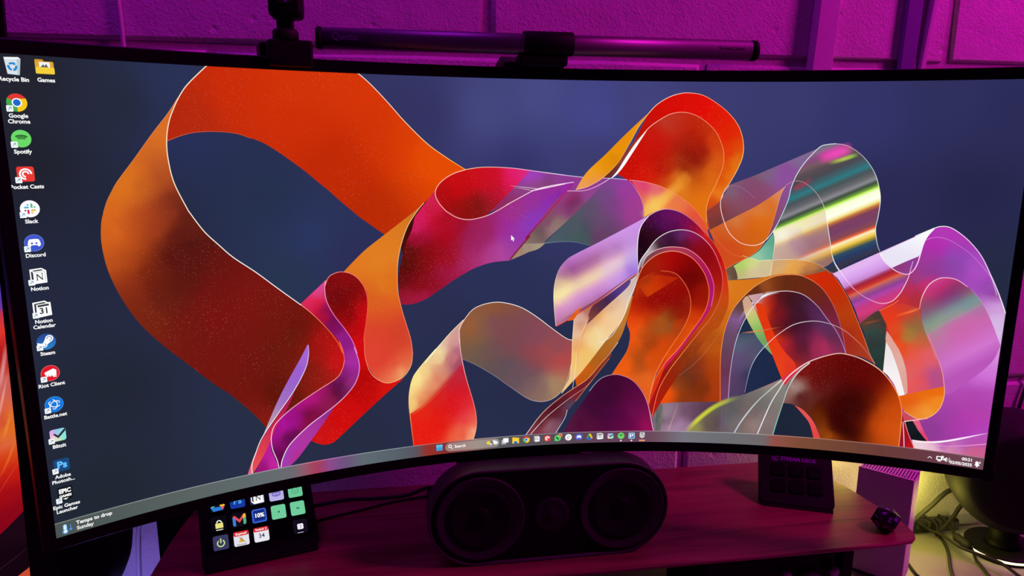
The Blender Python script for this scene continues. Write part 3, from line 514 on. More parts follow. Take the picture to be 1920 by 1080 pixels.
P|2488,1262! 2489,1120 2504,995 2538,896 2584,828 2633,800 2688,792 2745,804 2797,843 2840,895 2877,940 2903,987 2923,1037! 2816,1059 2707,1172! 2549,1228|2726,847=381826 2659,850=601424 2625,845=a82018 2603,858=e04010 2589,895=e03c10 2679,819=401418 2811,872=5a2a5a 2781,844=4c2048 2677,939=4a1020 2651,892=801420 2764,977=4a1838 2742,906=3c1428 2840,1015=b82e5c 2810,987=982850 2695,1024=c02030 2642,990=e03a10 2741,1034=5a1828 2875,977=58284a 2843,930=54305c 2691,1110=e83c1c 2492,1082=604870 2489,1208=5c3e62 2504,995=506078 2522,927=58485c 2547,872=c8b8c0 2567,835=b890a8
S w=16 soft a=.9|2505,928 2531,878 2567,835 2611,807 2655,796|9a70b8 b090c0 e8e0e8 ffffff d0c0c8
P|2532,900! 2512,946 2505,971 2504,995 2489,1256! 2549,1228! 2691,1151! 2653,1063 2603,1004 2565,956|2524,945=1f2a48 2568,1079=58506c 2539,994=4c5c6c 2516,1081=604874 2511,1194=5c3e62 2558,1030=5a506c 2599,1028=44506c 2590,1141=222c4c 2657,1112=1c2646 2511,1020=586078
P|2594,1047! 2627,1021 2667,1093 2693,1151! 2549,1228! 2556,1161 2569,1104|2619,1077=202a4a 2658,1125=1c2646 2582,1191=202a4a
P|2515,943! 2532,901! 2552,932 2572,965! 2506,971!|2529,945=1c2a48 2559,959=203048
P|2516,837! 2533,817 2557,853 2584,907 2611,967 2627,1009! 2648,1056! 2603,1010 2565,956 2532,896|2528,842=c89a84 2545,842=d8a890 2555,896=d8cc80 2579,919=a0c468 2593,955=80b45c 2614,997=6c9c60 2633,1033=80a878
P|2535,815! 2563,847 2574,853! 2594,804 2621,797!|2550,824=d8b0a0 2573,829=c090a8 2599,804=b8a0b0
P|2565,844! 2597,852 2618,905 2659,989 2697,1042 2741,1098 2708,1179! 2691,1151 2648,1056 2619,991 2590,913|2588,876=e03c10 2621,942=e03410 2649,1014=e83c10 2689,1086=e8401c 2712,1097=d83028 2674,1111=ec4414 2706,1159=e04020
S w=7 soft|2517,969 2565,962 2610,953 2688,933|d89060 f08a50 d06038 601828
S w=3|2457,1266 2449,1146 2446,1053 2455,960 2479,880 2515,825 2563,775 2617,741 2661,729 2705,726 2738,731 2778,750 2813,777 2844,817 2870,863 2891,916 2906,962 2923,1035|ff8a40 ff8a40 ffa050 ffa860 ffb070 ff9a60 e07050 c06070 b06888
S w=3.5|2488,1262 2489,1120 2504,995 2538,896 2584,828 2633,800 2688,792 2745,804 2797,843 2840,895 2877,940 2903,987 2923,1035|c8a8e8 b8b0d8 c0c8e0 f0f0ff ffffff e8d8e8 c0a0c8 b890c8 b08ac0
S w=3.5|2551,1218 2565,1123 2589,1060 2626,1009 2668,964 2721,925 2786,908 2842,913 2898,933 2944,966 2985,1005 3031,1070|8878a8 a0a8c8 d8e0f0 f0d0d8 f0f0f0 d0c0d0 c09098 c87868 a05048
S w=1.5|2283,1155 2346,1098 2401,1028 2432,971|b07068 d08870 c07050
S w=2.5|2840,709 2883,768 2914,819 2947,888 2981,963 3008,1027 3030,1064|ff7a40 e87030 ff8a40 d0a090
P|2177,1335! 2198,1278 2457,1260! 2457,1263! 2489,1252! 2486,1403! 2225,1404! 2201,1404|2233,1319=a08898 2259,1345=806078 2342,1317=5c3c50 2432,1302=583a48 2435,1353=50304c 2315,1370=a880a4 2376,1381=7a5878 2261,1384=ac88a4 2470,1339=74508c 2463,1365=603a68 2230,1378=98788c 2216,1345=5c5860
P|2198,1280! 2223,1280 2219,1397! 2198,1397!|2207,1335=4a5a60 2221,1335=8a7468
S w=2|2287,1274 2270,1332 2252,1392|b0808c f0a8a8 ffc0c8
S w=14 soft a=.8|2468,1262 2466,1326 2472,1397|80508c 8c60b4 9a78c8
P|2320,1402! 2374,1336 2431,1283 2488,1249 2551,1224 2630,1185 2691,1151! 2739,1113 2771,1093 2815,1061! 2725,1161 2705,1250 2672,1405!|2346,1376=a0a048/.9 2491,1300=5c5c5a/.85 2435,1353=564048/.8 2606,1256=706e6a/.9 2580,1308=7a6462/.9 2641,1330=8a7a78/.9 2556,1374=806860/.9 2676,1189=989088/.9 2403,1316=74744c/.8 2662,1234=807a74/.9 2596,1359=a08a84/.9 2644,1382=7c6a68/.9 2512,1350=787478/.85
S w=26 soft a=.9|2317,1402 2374,1337 2431,1286 2488,1254 2543,1232|d0c850 e0e038 d8e030 b8c040 707450
S w=8|2520,1396 2547,1339 2600,1257 2654,1196 2692,1156|b8c0d8 d0d8e0 a8b0a8 d0d8d0
P|2689,1149! 2705,1179! 2730,1142 2771,1091 2792,1076! 2738,1111|2708,1155=d82840 2739,1119=e03048 2771,1093=d06070
L g|2704,1256! 2726,1167 2761,1109 2802,1069 2844,1045 2887,1034 2931,1035 2981,1049 3037,1078 3077,1113 3114,1164 3134,1210 3145,1258 3148,1313 3148,1406! 2960,1405 2859,1403! 2843,1347 2810,1299 2774,1270 2733,1254!|2958,1392 3059,1139|2712,1136=861210 2799,1162=6a0a0a 2887,1211=4c0606 2951,1255=3c0505 2986,1276=440a06 3015,1292=701a06 3043,1310=b03e08 3077,1328=d04e0c 3145,1369=e86016
P|2704,1256! 2726,1167 2761,1109 2802,1069 2844,1045 2887,1034 2931,1035 2981,1049 3037,1078 3077,1113 3114,1164 3134,1210 3145,1258 3148,1313 3148,1406! 2960,1405 2859,1403! 2843,1347 2810,1299 2774,1270 2733,1254!|2956,1367=2a0404/.95 2939,1306=2e0404/.8 2909,1271=380404/.7 2987,1226=3c0606/.8 2980,1327=300604/.8 2724,1217=8c6860/.9 2744,1184=b09890/.95 2771,1161=a88c84/.7 2787,1150=7a4038/.3 2820,1142=6a0a0a/0 2767,1121=7a0c0a/.2 2901,1062=7a0a08/.3 2776,1226=3c0808/.7 2834,1309=703008/.8 2866,1351=8a3c0c/.95 2891,1387=b05410/.95 2931,1395=803008/.7 2914,1334=300404/.3 2977,1302=400a06/0 3066,1108=780c08/.6 3011,1083=740a08/.5 3084,1290=dc560e/0 3115,1176=a83408/.5
P|2730,1254! 2774,1270 2812,1318 2839,1405! 2674,1409! 2692,1321 2705,1253!|2744,1323=1e263a 2702,1377=1e2438 2811,1369=20263a
P|2748,1259! 2786,1279 2830,1329 2863,1402! 2836,1405! 2814,1337 2788,1301|2787,1294=e05a50 2833,1367=e44848 2812,1318=e85050 2852,1390=e04040
S w=5|2612,1398 2634,1326 2658,1254 2683,1201 2713,1144 2765,1091 2818,1059 2887,1034 2931,1035 2981,1049 3037,1078 3077,1113 3114,1164 3135,1210 3145,1258 3147,1313 3148,1400|f0f8ff ffffff f0f0f0 ffffff fff0f0 f8c8c0 f0c0b0 ffd0b0 ff9a58 ff8a40 ff9040 ff8a40
S w=5.5|2673,1399 2687,1327 2704,1251 2721,1180 2751,1122 2792,1078|68c8b8 88c8b8 98b0a8 c8d0c8 e0e8e0 fff0f0
P|3155,1288! 3186,1281 3208,1318 3248,1358 3190,1360! 3175,1329|3178,1311=181c20 3210,1341=10161a
P|3146,1258! 3163,1307 3182,1351 3206,1399! 3166,1405! 3149,1408! 3151,1349|3162,1348=981020 3184,1368=b81018 3159,1383=901030 3193,1390=c01818
P|3185,1281! 3205,1274 3221,1305 3250,1356 3246,1360! 3218,1328|3200,1291=e86080 3234,1343=e04070
P|3190,1358! 3246,1360 3297,1351 3364,1326 3446,1290! 3449,1401! 3202,1401!|3213,1369=e8c8d8 3262,1374=ecc0d0 3298,1356=b050b8 3365,1340=ac4cb8 3422,1319=b44cc0 3255,1398=e8c0cc 3324,1386=dc90a8 3393,1380=cc6484 3429,1379=d06088 3216,1392=f0d8e0 3345,1360=c878b8
P|3190,1358! 3241,1357 3296,1346 3363,1321 3445,1289! 3364,1328 3297,1353 3241,1364 3203,1366|3250,1358=ffffff 3342,1335=fff0ff 3429,1298=f0c0f0 3203,1360=ffd0e0
S w=4|3246,1365 3299,1368 3367,1356 3447,1334|e8a8d8 e890d8 f0a0e8 f0b0e8
S w=4|3152,1288 3161,1348 3168,1405|ffc8d0 ffe0e8 ffd0e0
S w=3|3157,1285 3182,1351 3206,1398|ffd0c8 f08080 e85050
S w=4|3156,1287 3194,1276 3235,1264|fff0f0 ffe8f0 ff9080
P|2211,1037! 2366,942 2323,1017 2274,1093 2223,1169 2196,1239 2182,1329! 2167,1280 2174,1207 2197,1131|2311,1005=d04410 2227,1112=d84010 2184,1232=cc2418
P g|2098,721! 2092,645 2093,586 2104,542 2126,508 2160,487 2200,478 2252,489 2306,523 2348,564 2391,610 2427,671 2448,735 2461,807 2461,867 2435,941 2408,963 2360,1035 2305,1117 2255,1194 2213,1271 2183,1335! 2164,1271 2171,1207 2225,1081 2132,1019 2063,938 2081,835!|2162,528=4c0c50 2219,510=6c1460 2135,574=2c0818 2278,532=780e50 2325,561=980830 2107,615=180410 2368,613=b00c18 2361,584=d82820 2434,736=d82414 2401,671=b80c10 2451,819=c84c10 2434,916=b44c12 2220,545=4c0a44 2165,603=300a1c 2402,954=b84a12 2315,1079=803010 2231,1207=982008 2193,1296=c01410
P|2092,739! 2104,686 2132,641 2165,597 2210,568 2262,558 2308,567 2350,593 2387,633 2413,683 2431,736 2434,789 2422,850 2395,911 2356,967 2290,1061 2240,1137 2202,1220 2182,1329! 2164,1271 2171,1207 2225,1081 2132,1019 2063,938 2081,835!|2257,576=6a2a70 2309,587=8c1a60 2194,603=4a2048 2223,603=300a24 2144,644=c8c0c0 2127,668=a8a0a8 2155,633=907880 2178,627=281018 2282,614=501028 2341,631=8c0a14 2311,614=880a20 2398,713=a01014 2419,784=b42010 2396,869=b44010 2401,671=980c12 2361,678=8a0810 2383,924=c04a10 2312,1036=a83010 2240,1143=8c1410 2192,1271=b01018
P|2095,733! 2122,674 2161,641 2201,628 2242,626 2289,634 2337,666 2375,713 2398,766 2402,808 2395,863 2369,918 2331,974 2272,1061 2216,1137 2180,1220 2169,1296! 2164,1258 2225,1081 2132,1019 2063,938 2081,835!|2144,656=604048 2225,635=b04058 2295,643=a83050 2344,684=b01850 2386,760=a81060 2395,814=b41870 2379,881=b8186c 2347,943=c02058 2355,955=b81a58 2272,1055=d42060 2210,1137=cc1a40 2178,1232=c01a28
P|2096,763! 2112,715 2139,680 2179,653 2231,642 2278,652 2320,678 2358,725 2378,773 2384,814 2378,863 2357,912 2314,980 2270,1043 2226,1099 2187,1169 2172,1232 2166,1284! 2225,1081 2132,1019 2063,938 2078,841!|2124,727=902008 2169,674=a81c0c 2227,667=a80808 2286,685=8c0606 2318,738=680606 2340,821=880a06 2280,792=700606 2328,912=d03808 2364,821=a82008 2276,944=a02808 2274,1018=e05010 2313,962=e05410 2308,956=d84a0c 2225,1081=e0500a 2252,1018=d04008 2182,1182=d83010 2172,1245=d83018
P g|2094,775! 2113,751 2148,730 2188,721 2236,727 2266,747 2298,792 2314,846 2310,901 2289,956 2268,993 2224,1068 2192,1137 2171,1220 2166,1280! 2141,1226 2103,1178 2053,1153 2010,1147! 2039,1099 2067,1050 2078,1000 2073,963 2063,938! 2064,920! 2078,841|2131,745=b8380c 2172,745=a01808 2230,739=901008 2203,787=a01008 2127,787=b02808 2164,835=8c0808 2235,823=8a0606 2267,883=8c0a06 2178,877=9c1206 2096,914=e4440c 2107,872=a81808 2199,932=b05018 2156,908=c43c0c 2239,908=883010 2271,944=c43408 2235,944=985020 2093,957=f45410 2096,1019=f05810 2136,982=b84a14 2188,938=a0501c 2217,920=985018 2112,1112=a84a18 2075,1106=f45c10 2052,1131=f06010 2165,1093=e05010 2139,1182=f06c24 2162,1019=983c10 2222,1018=d84408 2122,1068=a84814 2182,1056=d84a0c
P|2090,841! 2097,787 2108,763 2172,739 2260,749! 2140,828! 2125,811 2106,790|2173,763=c83008 2231,751=a81c08 2145,799=d04008 2098,817=b83008 2125,751=98300c
S w=3|2126,508 2160,487 2200,478 2252,489 2306,523 2348,564 2391,610 2427,671 2448,735 2461,807 2461,867 2435,941|fff0f8 d890c0 c87090 e86048 f04830 f06838 e07030 c06030
S w=4|2098,739 2104,686 2132,641 2165,597 2210,568 2262,558 2308,567 2350,593 2387,633 2413,683 2431,736 2434,789 2422,850 2395,911 2356,967 2290,1061 2240,1137 2202,1220 2182,1329|e8e8f0 ffffff e8e0e8 d8a0c0 e06878 e85850 e86840 e88048 ff9050 ff8050 ff7050
S w=3.5|2111,709 2127,668 2161,641 2201,628 2242,626 2289,634 2337,666 2375,713 2398,766 2402,808 2395,863|e0d8e0 f0c8d0 ffa0a8 f88098 e868a0 e870a8
S w=3.5|2096,763 2112,715 2139,680 2179,653 2231,642 2278,652 2320,678 2358,725 2378,773 2384,814 2378,863 2357,912 2314,980 2271,1043 2226,1099 2187,1169 2172,1232|ff9a60 ffb080 ffa888 ff7a60 ff7a48 ff8040 ff8a40 ffa050 ff8040 ff7040
S w=3|2188,721 2236,727 2266,747 2298,792 2314,846 2310,901 2289,956 2268,993 2224,1068 2192,1137 2171,1220 2166,1271|e86838 ff7a50 ff7a48 ff8a48 ff9048 ffa060 ffb070 ff9a70
S w=3.5 a=.9|2063,940 2076,969 2077,1006 2067,1050 2039,1099 2010,1146|d84010 ff6a20 ff6a20
P|1405,900! 1434,867 1475,845 1527,836 1574,841 1634,861 1694,899 1754,946 1815,991 1842,1001! 1842,1046 1839,1095 1833,1138 1819,1188 1792,1225 1756,1248 1713,1253 1664,1237 1591,1183 1531,1136 1471,1095 1424,1068 1400,1057! 1389,994 1387,952|1428,925=9a5c34 1475,887=8a5a40 1527,854=8c5430 1486,941=805848 1575,945=7c4a50 1695,980=804858 1516,1032=6c5050 1427,997=845c40 1439,1045=68584c 1590,1005=7c4850 1740,1042=a04a4c 1814,1088=b84848 1651,1130=66505c 1713,1208=7c5c60 1786,1199=b08a60 1756,1229=947860 1560,1113=5c5058 1782,1013=8c4a54 1696,1054=90444c 1530,912=7c4a54
P|1405,899! 1340,961 1282,1022 1252,1061 1296,1007 1225,1084 1201,1123 1189,1176 1187,1224 1190,1260 1202,1399! 1440,1400! 1454,1344 1453,1288 1441,1231 1423,1168 1406,1100 1392,1021 1389,973 1392,943 1389,994 1387,952|1375,993=d8a0a0 1328,996=ecd0b0 1310,1036=f4e0a0 1387,935=d0a090 1363,1052=c88088 1354,1000=c88c80 1295,1043=ecc890 1236,1109=fcec98 1201,1153=fcec90 1194,1212=f4d880 1223,1185=f0b878 1265,1142=ecac78 1312,1092=d88c70 1353,1054=b86468 1383,1014=a85470 1388,1074=983c58 1294,1150=d87058 1246,1206=dc6848
P g|1188,1260! 1246,1223 1317,1160 1395,1076! 1406,1100 1423,1168 1441,1231 1453,1288 1454,1344 1440,1400! 1202,1399!|1234,1265=e42818 1293,1199=d82420 1352,1138=c82030 1391,1099=b82844 1233,1320=e81c10 1381,1213=d81420 1423,1285=e02838 1292,1309=e41c12 1291,1371=e81c10 1439,1378=fcc898 1451,1313=ec6850 1374,1390=ec6840 1404,1365=e84838 1322,1275=dc1818
S w=30 soft a=.75|1186,1261 1246,1223 1317,1160 1400,1072|e8a060 dc6038 c84040 a83850
S w=3.5|1202,1390 1190,1260 1187,1224 1189,1176 1201,1123 1225,1084 1296,1007 1252,1061 1340,961 1405,899|ff6040 ffb070 fff0a0 ffffc0 fff8d0 ffe8c8
S w=3.5|1440,1400 1454,1344 1453,1288 1441,1231 1423,1168 1406,1100 1392,1021 1389,973 1389,994 1387,952 1393,923 1434,867 1475,845 1527,836 1574,841 1634,861 1694,899 1754,946 1815,991 1842,1001 1885,1017 1915,1020 1951,1016 1987,998|ffd0a0 ff8a70 ff9088 ffc0c8 ffd8d8 ffe0d8 fff0f0 ffffff ffffff ffe8d8 ffffff fff0d8
S w=2.5|1841,1095 1833,1138 1819,1188 1792,1225 1756,1248 1713,1253 1664,1237 1591,1183 1531,1136 1471,1095 1424,1068 1400,1057|ffe0b0 f0d0a0 c0b8c0 a090a0 8888a0 8080a0
P|2082,823! 2067,896 2046,975 2024,1018 1983,1073 1925,1154 1868,1202! 1858,1158 1872,1121 1929,1072 1987,999 2027,950 2057,871 2064,823!|1953,1073=a8601c 2038,926=c07c34 1999,1012=b06c28 1895,1159=a8601c 2060,871=b8742c 1871,1177=d85008 1882,1134=e05c10
P|1849,890! 1973,823 2081,748 2096,730! 2088,787 2070,847 2048,908 2014,963 1985,999 1894,1121 1846,1176 1802,1225! 1831,1163 1841,1089 1842,996|1910,882=9a5a50 1893,918=d8a090 1940,901=f0b068 1881,942=c88878 2001,914=f4cc9c 2056,811=dcc8b8 2078,763=c0b0b8 1999,859=d8a480 2029,883=f0d0ac 1931,992=f0d498 1978,944=f4c890 1863,911=d8b09c 1858,978=ecc4a8 1889,955=f0c078 1926,986=f4cc84 1868,1077=f4c878 1853,954=e0b090 1828,1176=ecc090 1892,1065=f0c068 1860,1015=e8a058 1950,986=f4d8a8
P|2071,757! 2008,796 1921,861 1898,940! 1963,877 2056,790|2026,799=4a3080 2055,772=6a4c98 1968,847=3c2448 1927,876=60303c 1908,918=984838
S w=10 soft a=.8|1909,912 1889,967 1869,1015 1863,1108|f09a50 e89858 e89050 e8803c
S w=2|1909,906 1883,967 1867,1028 1857,1127 1848,1208|ffe8c0 ffe0b0 fff0d0 ffe8d8
S w=2.5|1848,900 1843,996 1841,1089 1832,1163 1803,1222|fff0d8 ffe8c0 ffd890 fff0c0
S w=3|1951,1016 1993,994 2021,957 2049,902 2065,835 2088,787 2100,727|fff0d8 fff8e8 fff0e0 ffe8e0 f0f0f0
L g|2126,506! 2046,550 1931,611 1856,648 1815,672 1786,707 1769,754 1763,807 1766,867 1774,941! 1821,917 1938,847 2096,730! 2097,715 2092,645 2093,586 2104,542|1782,808 2074,659|1931,606=c884e0 1932,635=b468c0 1933,662=9c5098 1933,685=a86498 1934,703=d09898 1935,721=eccca8 1935,744=f4e0a8 1936,762=ecc0bc 1937,786=d494d0 1937,810=c07cc8 1938,831=a8609c 1938,843=6c3048
P|2126,506! 2046,550 1931,611 1856,648 1815,672 1786,707 1769,754 1763,807 1766,867 1774,941! 1821,917 1938,847 2096,730! 2097,715 2092,645 2093,586 2104,542|2098,545=d8a0f0/.7 2072,604=d4a0f0/.75 2075,674=c0a0f0/.85 2085,715=8c64d8/.9 2018,727=c898e8/.7 1993,692=ecc8ec/.6 1991,644=d8a0e8/.3 1904,691=e0a8b8/.1 1816,702=8c3c80/.3 1794,772=fcf09c/.55 1783,819=fcf4a0/.6 1778,897=d884b8/.6 1837,851=dc94c8/.5 1908,816=c880c8/.1
S w=8 soft a=.9|1778,935 1820,909 1938,839 2091,726|8c2838 781c20 782028 8c3030
S w=5|1776,941 1821,917 1938,847 2031,778 2096,730|e85030 e84818 d04810 ffb0a0 f06020
P|1821,921! 1850,884 1876,868 1845,918!|1838,905=e05818 1868,875=e86420
S w=4|2130,505 2104,541 2093,586 2092,645 2098,730|fff8ff fff0ff ffffff e8d8ff b080d0
S w=2.5|1774,941 1766,867 1763,807 1769,754 1786,707 1815,672|f8c8e8 fff0c0 ffffd0 e0b0c0 b070b0
P|2004,1055! 1954,1110 1907,1166 1835,1214 1763,1268 1714,1316 1654,1395! 1787,1394! 1813,1327 1861,1259 1920,1179 1996,1080|1775,1294=4a0a18 1860,1227=80202c 1812,1302=6c2c40 1746,1362=a06474 1777,1364=785468 1895,1184=6a1420 1727,1342=501018 1836,1277=505068 1703,1373=7a3040 1966,1104=9a4028 1811,1251=5a0c18
S w=3.2|1658,1392 1714,1316 1763,1268 1835,1214 1907,1166 1954,1110 1995,1061 2029,1012|ffffff ffd0b0 ff9a78 f0a878 f09a60 ffe0d0
S w=3|1678,1390 1745,1318 1836,1245 1896,1203 1931,1166|ffffff f0d8d8 d8a098 b07068
S w=2.5|1828,1293 1819,1328 1783,1390|f8f0ff ffffff fff0f0
S w=3|1861,1259 1931,1166 1996,1080|e08850 d88850 c87840
P|1811,1395! 1850,1323 1897,1254 1944,1186 1974,1158 2016,1148 2053,1153 2096,1175 2135,1220 2162,1277 2184,1367 2195,1403!|2017,1181=3c082c 1959,1268=380a30 2023,1334=4c083a 2132,1303=70104a 2172,1374=a01058 1869,1362=480a34 2111,1239=54083c 1901,1382=541038 2086,1374=600844 1851,1368=582040
S w=3.5|1918,1216 1944,1182 1974,1158 2016,1148 2053,1153 2096,1175 2135,1220 2162,1277 2184,1367 2194,1400|a0b8d8 a8a8c0 d88898 e08890 e08098 f0a0b0 f0c0d0 f8e0f0'''
fl = Flat(0.012, PANEL); fl.d = 0.05; fl.art(ART)
fl.build('wallpaper', scr, screen, [M_IMG, M_GLIT])
TOP = fl.d + 0.1

# taskbar
def flat(d0=0.0): f = Flat(0.012, PANEL); f.d = TOP + d0; return f
tk = '0=4a5452 330=57615f 620=616b6e 745=6a6a70 790=96586c 830=a83c58 880=8c4a8c 930=705080 1000=5f6a72 1150=566068 1215=5a5460 1255=983028 1340=843030 1450=866860 1560=56565c 1700=585058 1850=5a4858 2080=68405a 2190=6c4a5c 2310=76747e 2480=6c6e72 2640=70686a 2680=925048 2780=7c4c38 2940=704434 3080=6a3c38 3260=683a44 3440=704858'
tu = [float(q.split('=')[0]) for q in tk.split()]; tc_ = np.array([[int(q.split('=')[1][i:i + 2], 16) / 255 for i in (0, 2, 4)] for q in tk.split()])
def taskcol(u, add=0.0): return lin(np.r_[[min(1, np.interp(u, tu, tc_[:, i]) + add) for i in range(3)], 1.0])
f = flat()
us = np.linspace(0, 3440, 173)
def strip(f, v0, v1, add):
    P = [(u, v0) for u in us] + [(u, v1) for u in us]; n = len(us)
    f.put(P, [taskcol(u, add) for u in us] * 2, [(i, i + 1, n + i + 1, n + i) for i in range(n - 1)])
strip(f, 1392, 1440, 0.0); strip(f, 1391, 1394, 0.20)
f.solid(rrect(1327, 1396, 1550, 1434, 18.5), 'd8d0cc', 0.16, grid=12); f.solid(rrect(1329, 1398, 1548, 1432, 17), 'c8c0b8', 0.22, grid=12)
f.solid(ringseg(1347, 1412, 4.5, 7.2, 0, 359.9, 20), 'ffffff'); f.stroke([(1352, 1418), (1358, 1424)], 3.5, ['ffffff'])
f.text('Search', 1365, 1415, 17, 'ffffff', 0.02, 'LEFT')
f.build('taskbar', scr, screen, [M_IMG])
def icon_obj(name, draw, u, v, sc, d0=0.2, cap=None, arrow=False, badge=None):
    f = flat(d0); g = Flat(0.02); draw(g)
    for i, q in enumerate(g.v): f.v.append((u + q[0] * sc, v + q[1] * sc, f.d + q[2]))
    f.c += g.c; f.f += g.f; f.m += g.m; f.d += g.d + 0.02
    if arrow:
        f.solid(rrect(u - 26, v + 8, u - 10, v + 25, 1.5), 'f4f8fa'); f.stroke([(u - 22, v + 20), (u - 15, v + 13)], 2.2, ['3a78b0']); f.stroke([(u - 20, v + 12.5), (u - 14.5, v + 12.5), (u - 14.5, v + 18)], 2.0, ['3a78b0'])
    if cap:
        for i, t in enumerate(cap): f.text(t, u, v + 36 + 15.5 * i, 15.4, 'ffffff', 0.028)
    return f.build(name, scr, screen, [M_IMG])
# icon drawings in a 48-pixel box
def i_bin(f):
    f.solid([(-18, -22), (16, -24), (21, -19), (15, 24), (-13, 22)], 'd8e4ea'); f.solid([(-18, -22), (16, -24), (21, -19), (-14, -17)], 'f6fafc'); f.solid([(12, -19), (21, -19), (15, 24), (10, 23)], 'b8c8d0')
    for k in range(3):
        a = 120 * k - 90; f.solid(ringseg(0, 2, 6.2, 11.5, a - 48, a + 22, 6), '2a86d0')
        c, s_ = math.cos(math.radians(a + 22)), math.sin(math.radians(a + 22)); f.solid([(4.5 * c, 2 + 4.5 * s_), (13.5 * c, 2 + 13.5 * s_), (9 * c - 6.5 * s_, 2 + 9 * s_ + 6.5 * c)], '2a86d0')
def i_folder(f):
    f.solid(rrect(-23, -20, -2, 0, 3), 'd8962a'); f.solid(rrect(-23, -15, 22, 19, 3), 'e0a634'); f.solid(rrect(-13, -13, 13, 2, 1), 'f4f4f4'); f.solid([(-6, 0), (-3, -8), (0, -2), (4, -9), (8, 0)], '505858'); f.solid(rrect(-22, 1, 23, 19, 3), 'f4d03a'); f.solid([(-10, 1), (-6, -5), (-2, -1), (3, -6), (8, 1)], '606868')
def i_chrome(f):
    for a, h in ((-150, 'e03a30'), (-30, 'f8c820'), (90, '48a850')): f.solid([(0, 0)] + circ(0, 0, 24.5, 14, a, a + 120), h)
    f.solid([(0, -11), (21, -11), (11, 2)], 'f8c820'); f.solid(circ(0, 0, 12), 'ffffff'); f.solid(circ(0, 0, 9), '1f68d0')
def i_spot(f):
    f.solid(circ(0, 0, 24), '6cd868')
    for r, y, a, wd in ((30, 21, 27, 4.6), (26, 21, 24, 4.0), (22, 21.5, 21, 3.6)): f.stroke([(r * math.sin(math.radians(t)), y - r * math.cos(math.radians(t)) + (30 - r) * 0) for t in np.linspace(-a, a + 3, 7)], wd, ['123c18'], step=3)
def i_pocket(f):
    f.solid(rrect(-21, -21, 21, 21, 6), 'ea3a34'); f.solid(ringseg(0, 0, 11.5, 16, 90, 360, 20), 'ffffff'); f.solid(ringseg(0, 0, 5, 9, 90, 360, 20), 'ffffff')
def i_slack(f):
    f.solid(circ(0, 0, 24), 'ffffff')
    for x0, y0, x1, y1, h in ((-14, -6.5, -2, -1.5, '3fb8d8'), (-7, -14, -2.5, -8.5, '3fb8d8'), (2, -15, 7, -2, '58b890'), (9, -7, 14, -2, '58b890'), (2, 2, 14, 7, 'e8b440'), (2, 9, 7, 14, 'e8b440'), (-7, 2, -2, 15, 'd02a60'), (-14, 2, -9, 7, 'd02a60')): f.solid(rrect(x0, y0, x1, y1, 2.3, 3), h)
def i_chat(f, bg='4058d0'):
    f.solid(circ(0, 0, 24.5), '8090e0'); f.solid(circ(0, 0, 23.4), bg)
    f.solid(catmull([(-7, -11), (7, -11), (13, -8), (16, 6), (10, 11), (7, 7), (-7, 7), (-10, 11), (-16, 6), (-13, -8)], True, 2), 'ffffff'); f.solid(circ(-5.5, 1, 2.8, 12), bg); f.solid(circ(5.5, 1, 2.8, 12), bg)
def i_notion(f):
    f.solid([(-20, -22), (10, -24), (21, -16), (21, 20), (-11, 22), (-20, 13)], 'ffffff'); f.solid([(-15, -18), (9, -20), (14, -16.5), (-9, -15)], '30343c'); f.solid([(-17, -16), (-12, -13), (-12, 16), (-17, 10)], '30343c')
    f.solid([(-9, -12), (17, -14), (17, 16), (-9, 18)], 'ffffff'); f.stroke([(-9, -11), (17, -13)], 1.2, ['606468']); f.stroke([(17, -13), (17, 16)], 1.2, ['606468'])
    f.stroke([(-3, -7), (-3, 11)], 3.6, ['202428']); f.stroke([(10, -8), (10, 11)], 2.6, ['202428']); f.stroke([(-4, -7), (10, 10)], 4.6, ['202428']); f.stroke([(-6, 11), (0, 11)], 2, ['202428']); f.stroke([(7, -8), (13, -8)], 2, ['202428'])
def i_cal(f):
    f.solid([(-23, -22), (8, -25), (15, -19), (22, -19), (23, 20), (-12, 24), (-23, 18)], 'ffffff'); f.solid([(-19, -18), (6, -21), (12, -17), (-14, -15), (-15, 16), (-19, 12)], '383c44'); f.solid([(-11, -13), (17, -15), (18, -9), (-11, -7)], '383c44'); f.solid([(-11, -6), (18, -8), (18, 17), (-11, 19)], 'ffffff')
    f.text('31', 4, 5.5, 25, '202428', 0.02)
def i_steam(f):
    f.shade(circ(0, 0, 24.5), np.array(((0., -22.), (0., 22.), (0., 0.))), np.array(((.17, .20, .48, 1), (.18, .62, .88, 1), (.15, .38, .70, 1))), 6)
    f.solid(circ(8, -8, 10.5), 'ffffff'); f.solid(ringseg(8, -8, 5.2, 7, 0, 359.9, 20), '405898'); f.solid([(-1, -11), (11, 2), (-2, 12), (-9, 4)], 'ffffff'); f.solid([(-24, 1), (-6, 7), (-2, 14), (-10, 16), (-23, 10)], 'ffffff'); f.solid(circ(-6, 10, 7.5), 'ffffff'); f.solid(ringseg(-6, 10, 3.6, 5, -90, 170, 14), '3a80c0')
def i_riot(f):
    f.solid(circ(0, 0, 24.5), 'f07078'); f.solid(circ(0, 0, 23.2), 'e01c2c'); f.solid([(-15, -4), (8, -13), (16, -8), (15, 9), (4, 10), (3, 4), (1, 10), (-3, 10), (-4, 4), (-6, 10), (-9, 10), (-10, 4), (-12, 8)], 'ffffff'); f.solid([(5, 11), (15, 10), (15, 13), (8, 13.5)], 'ffffff')
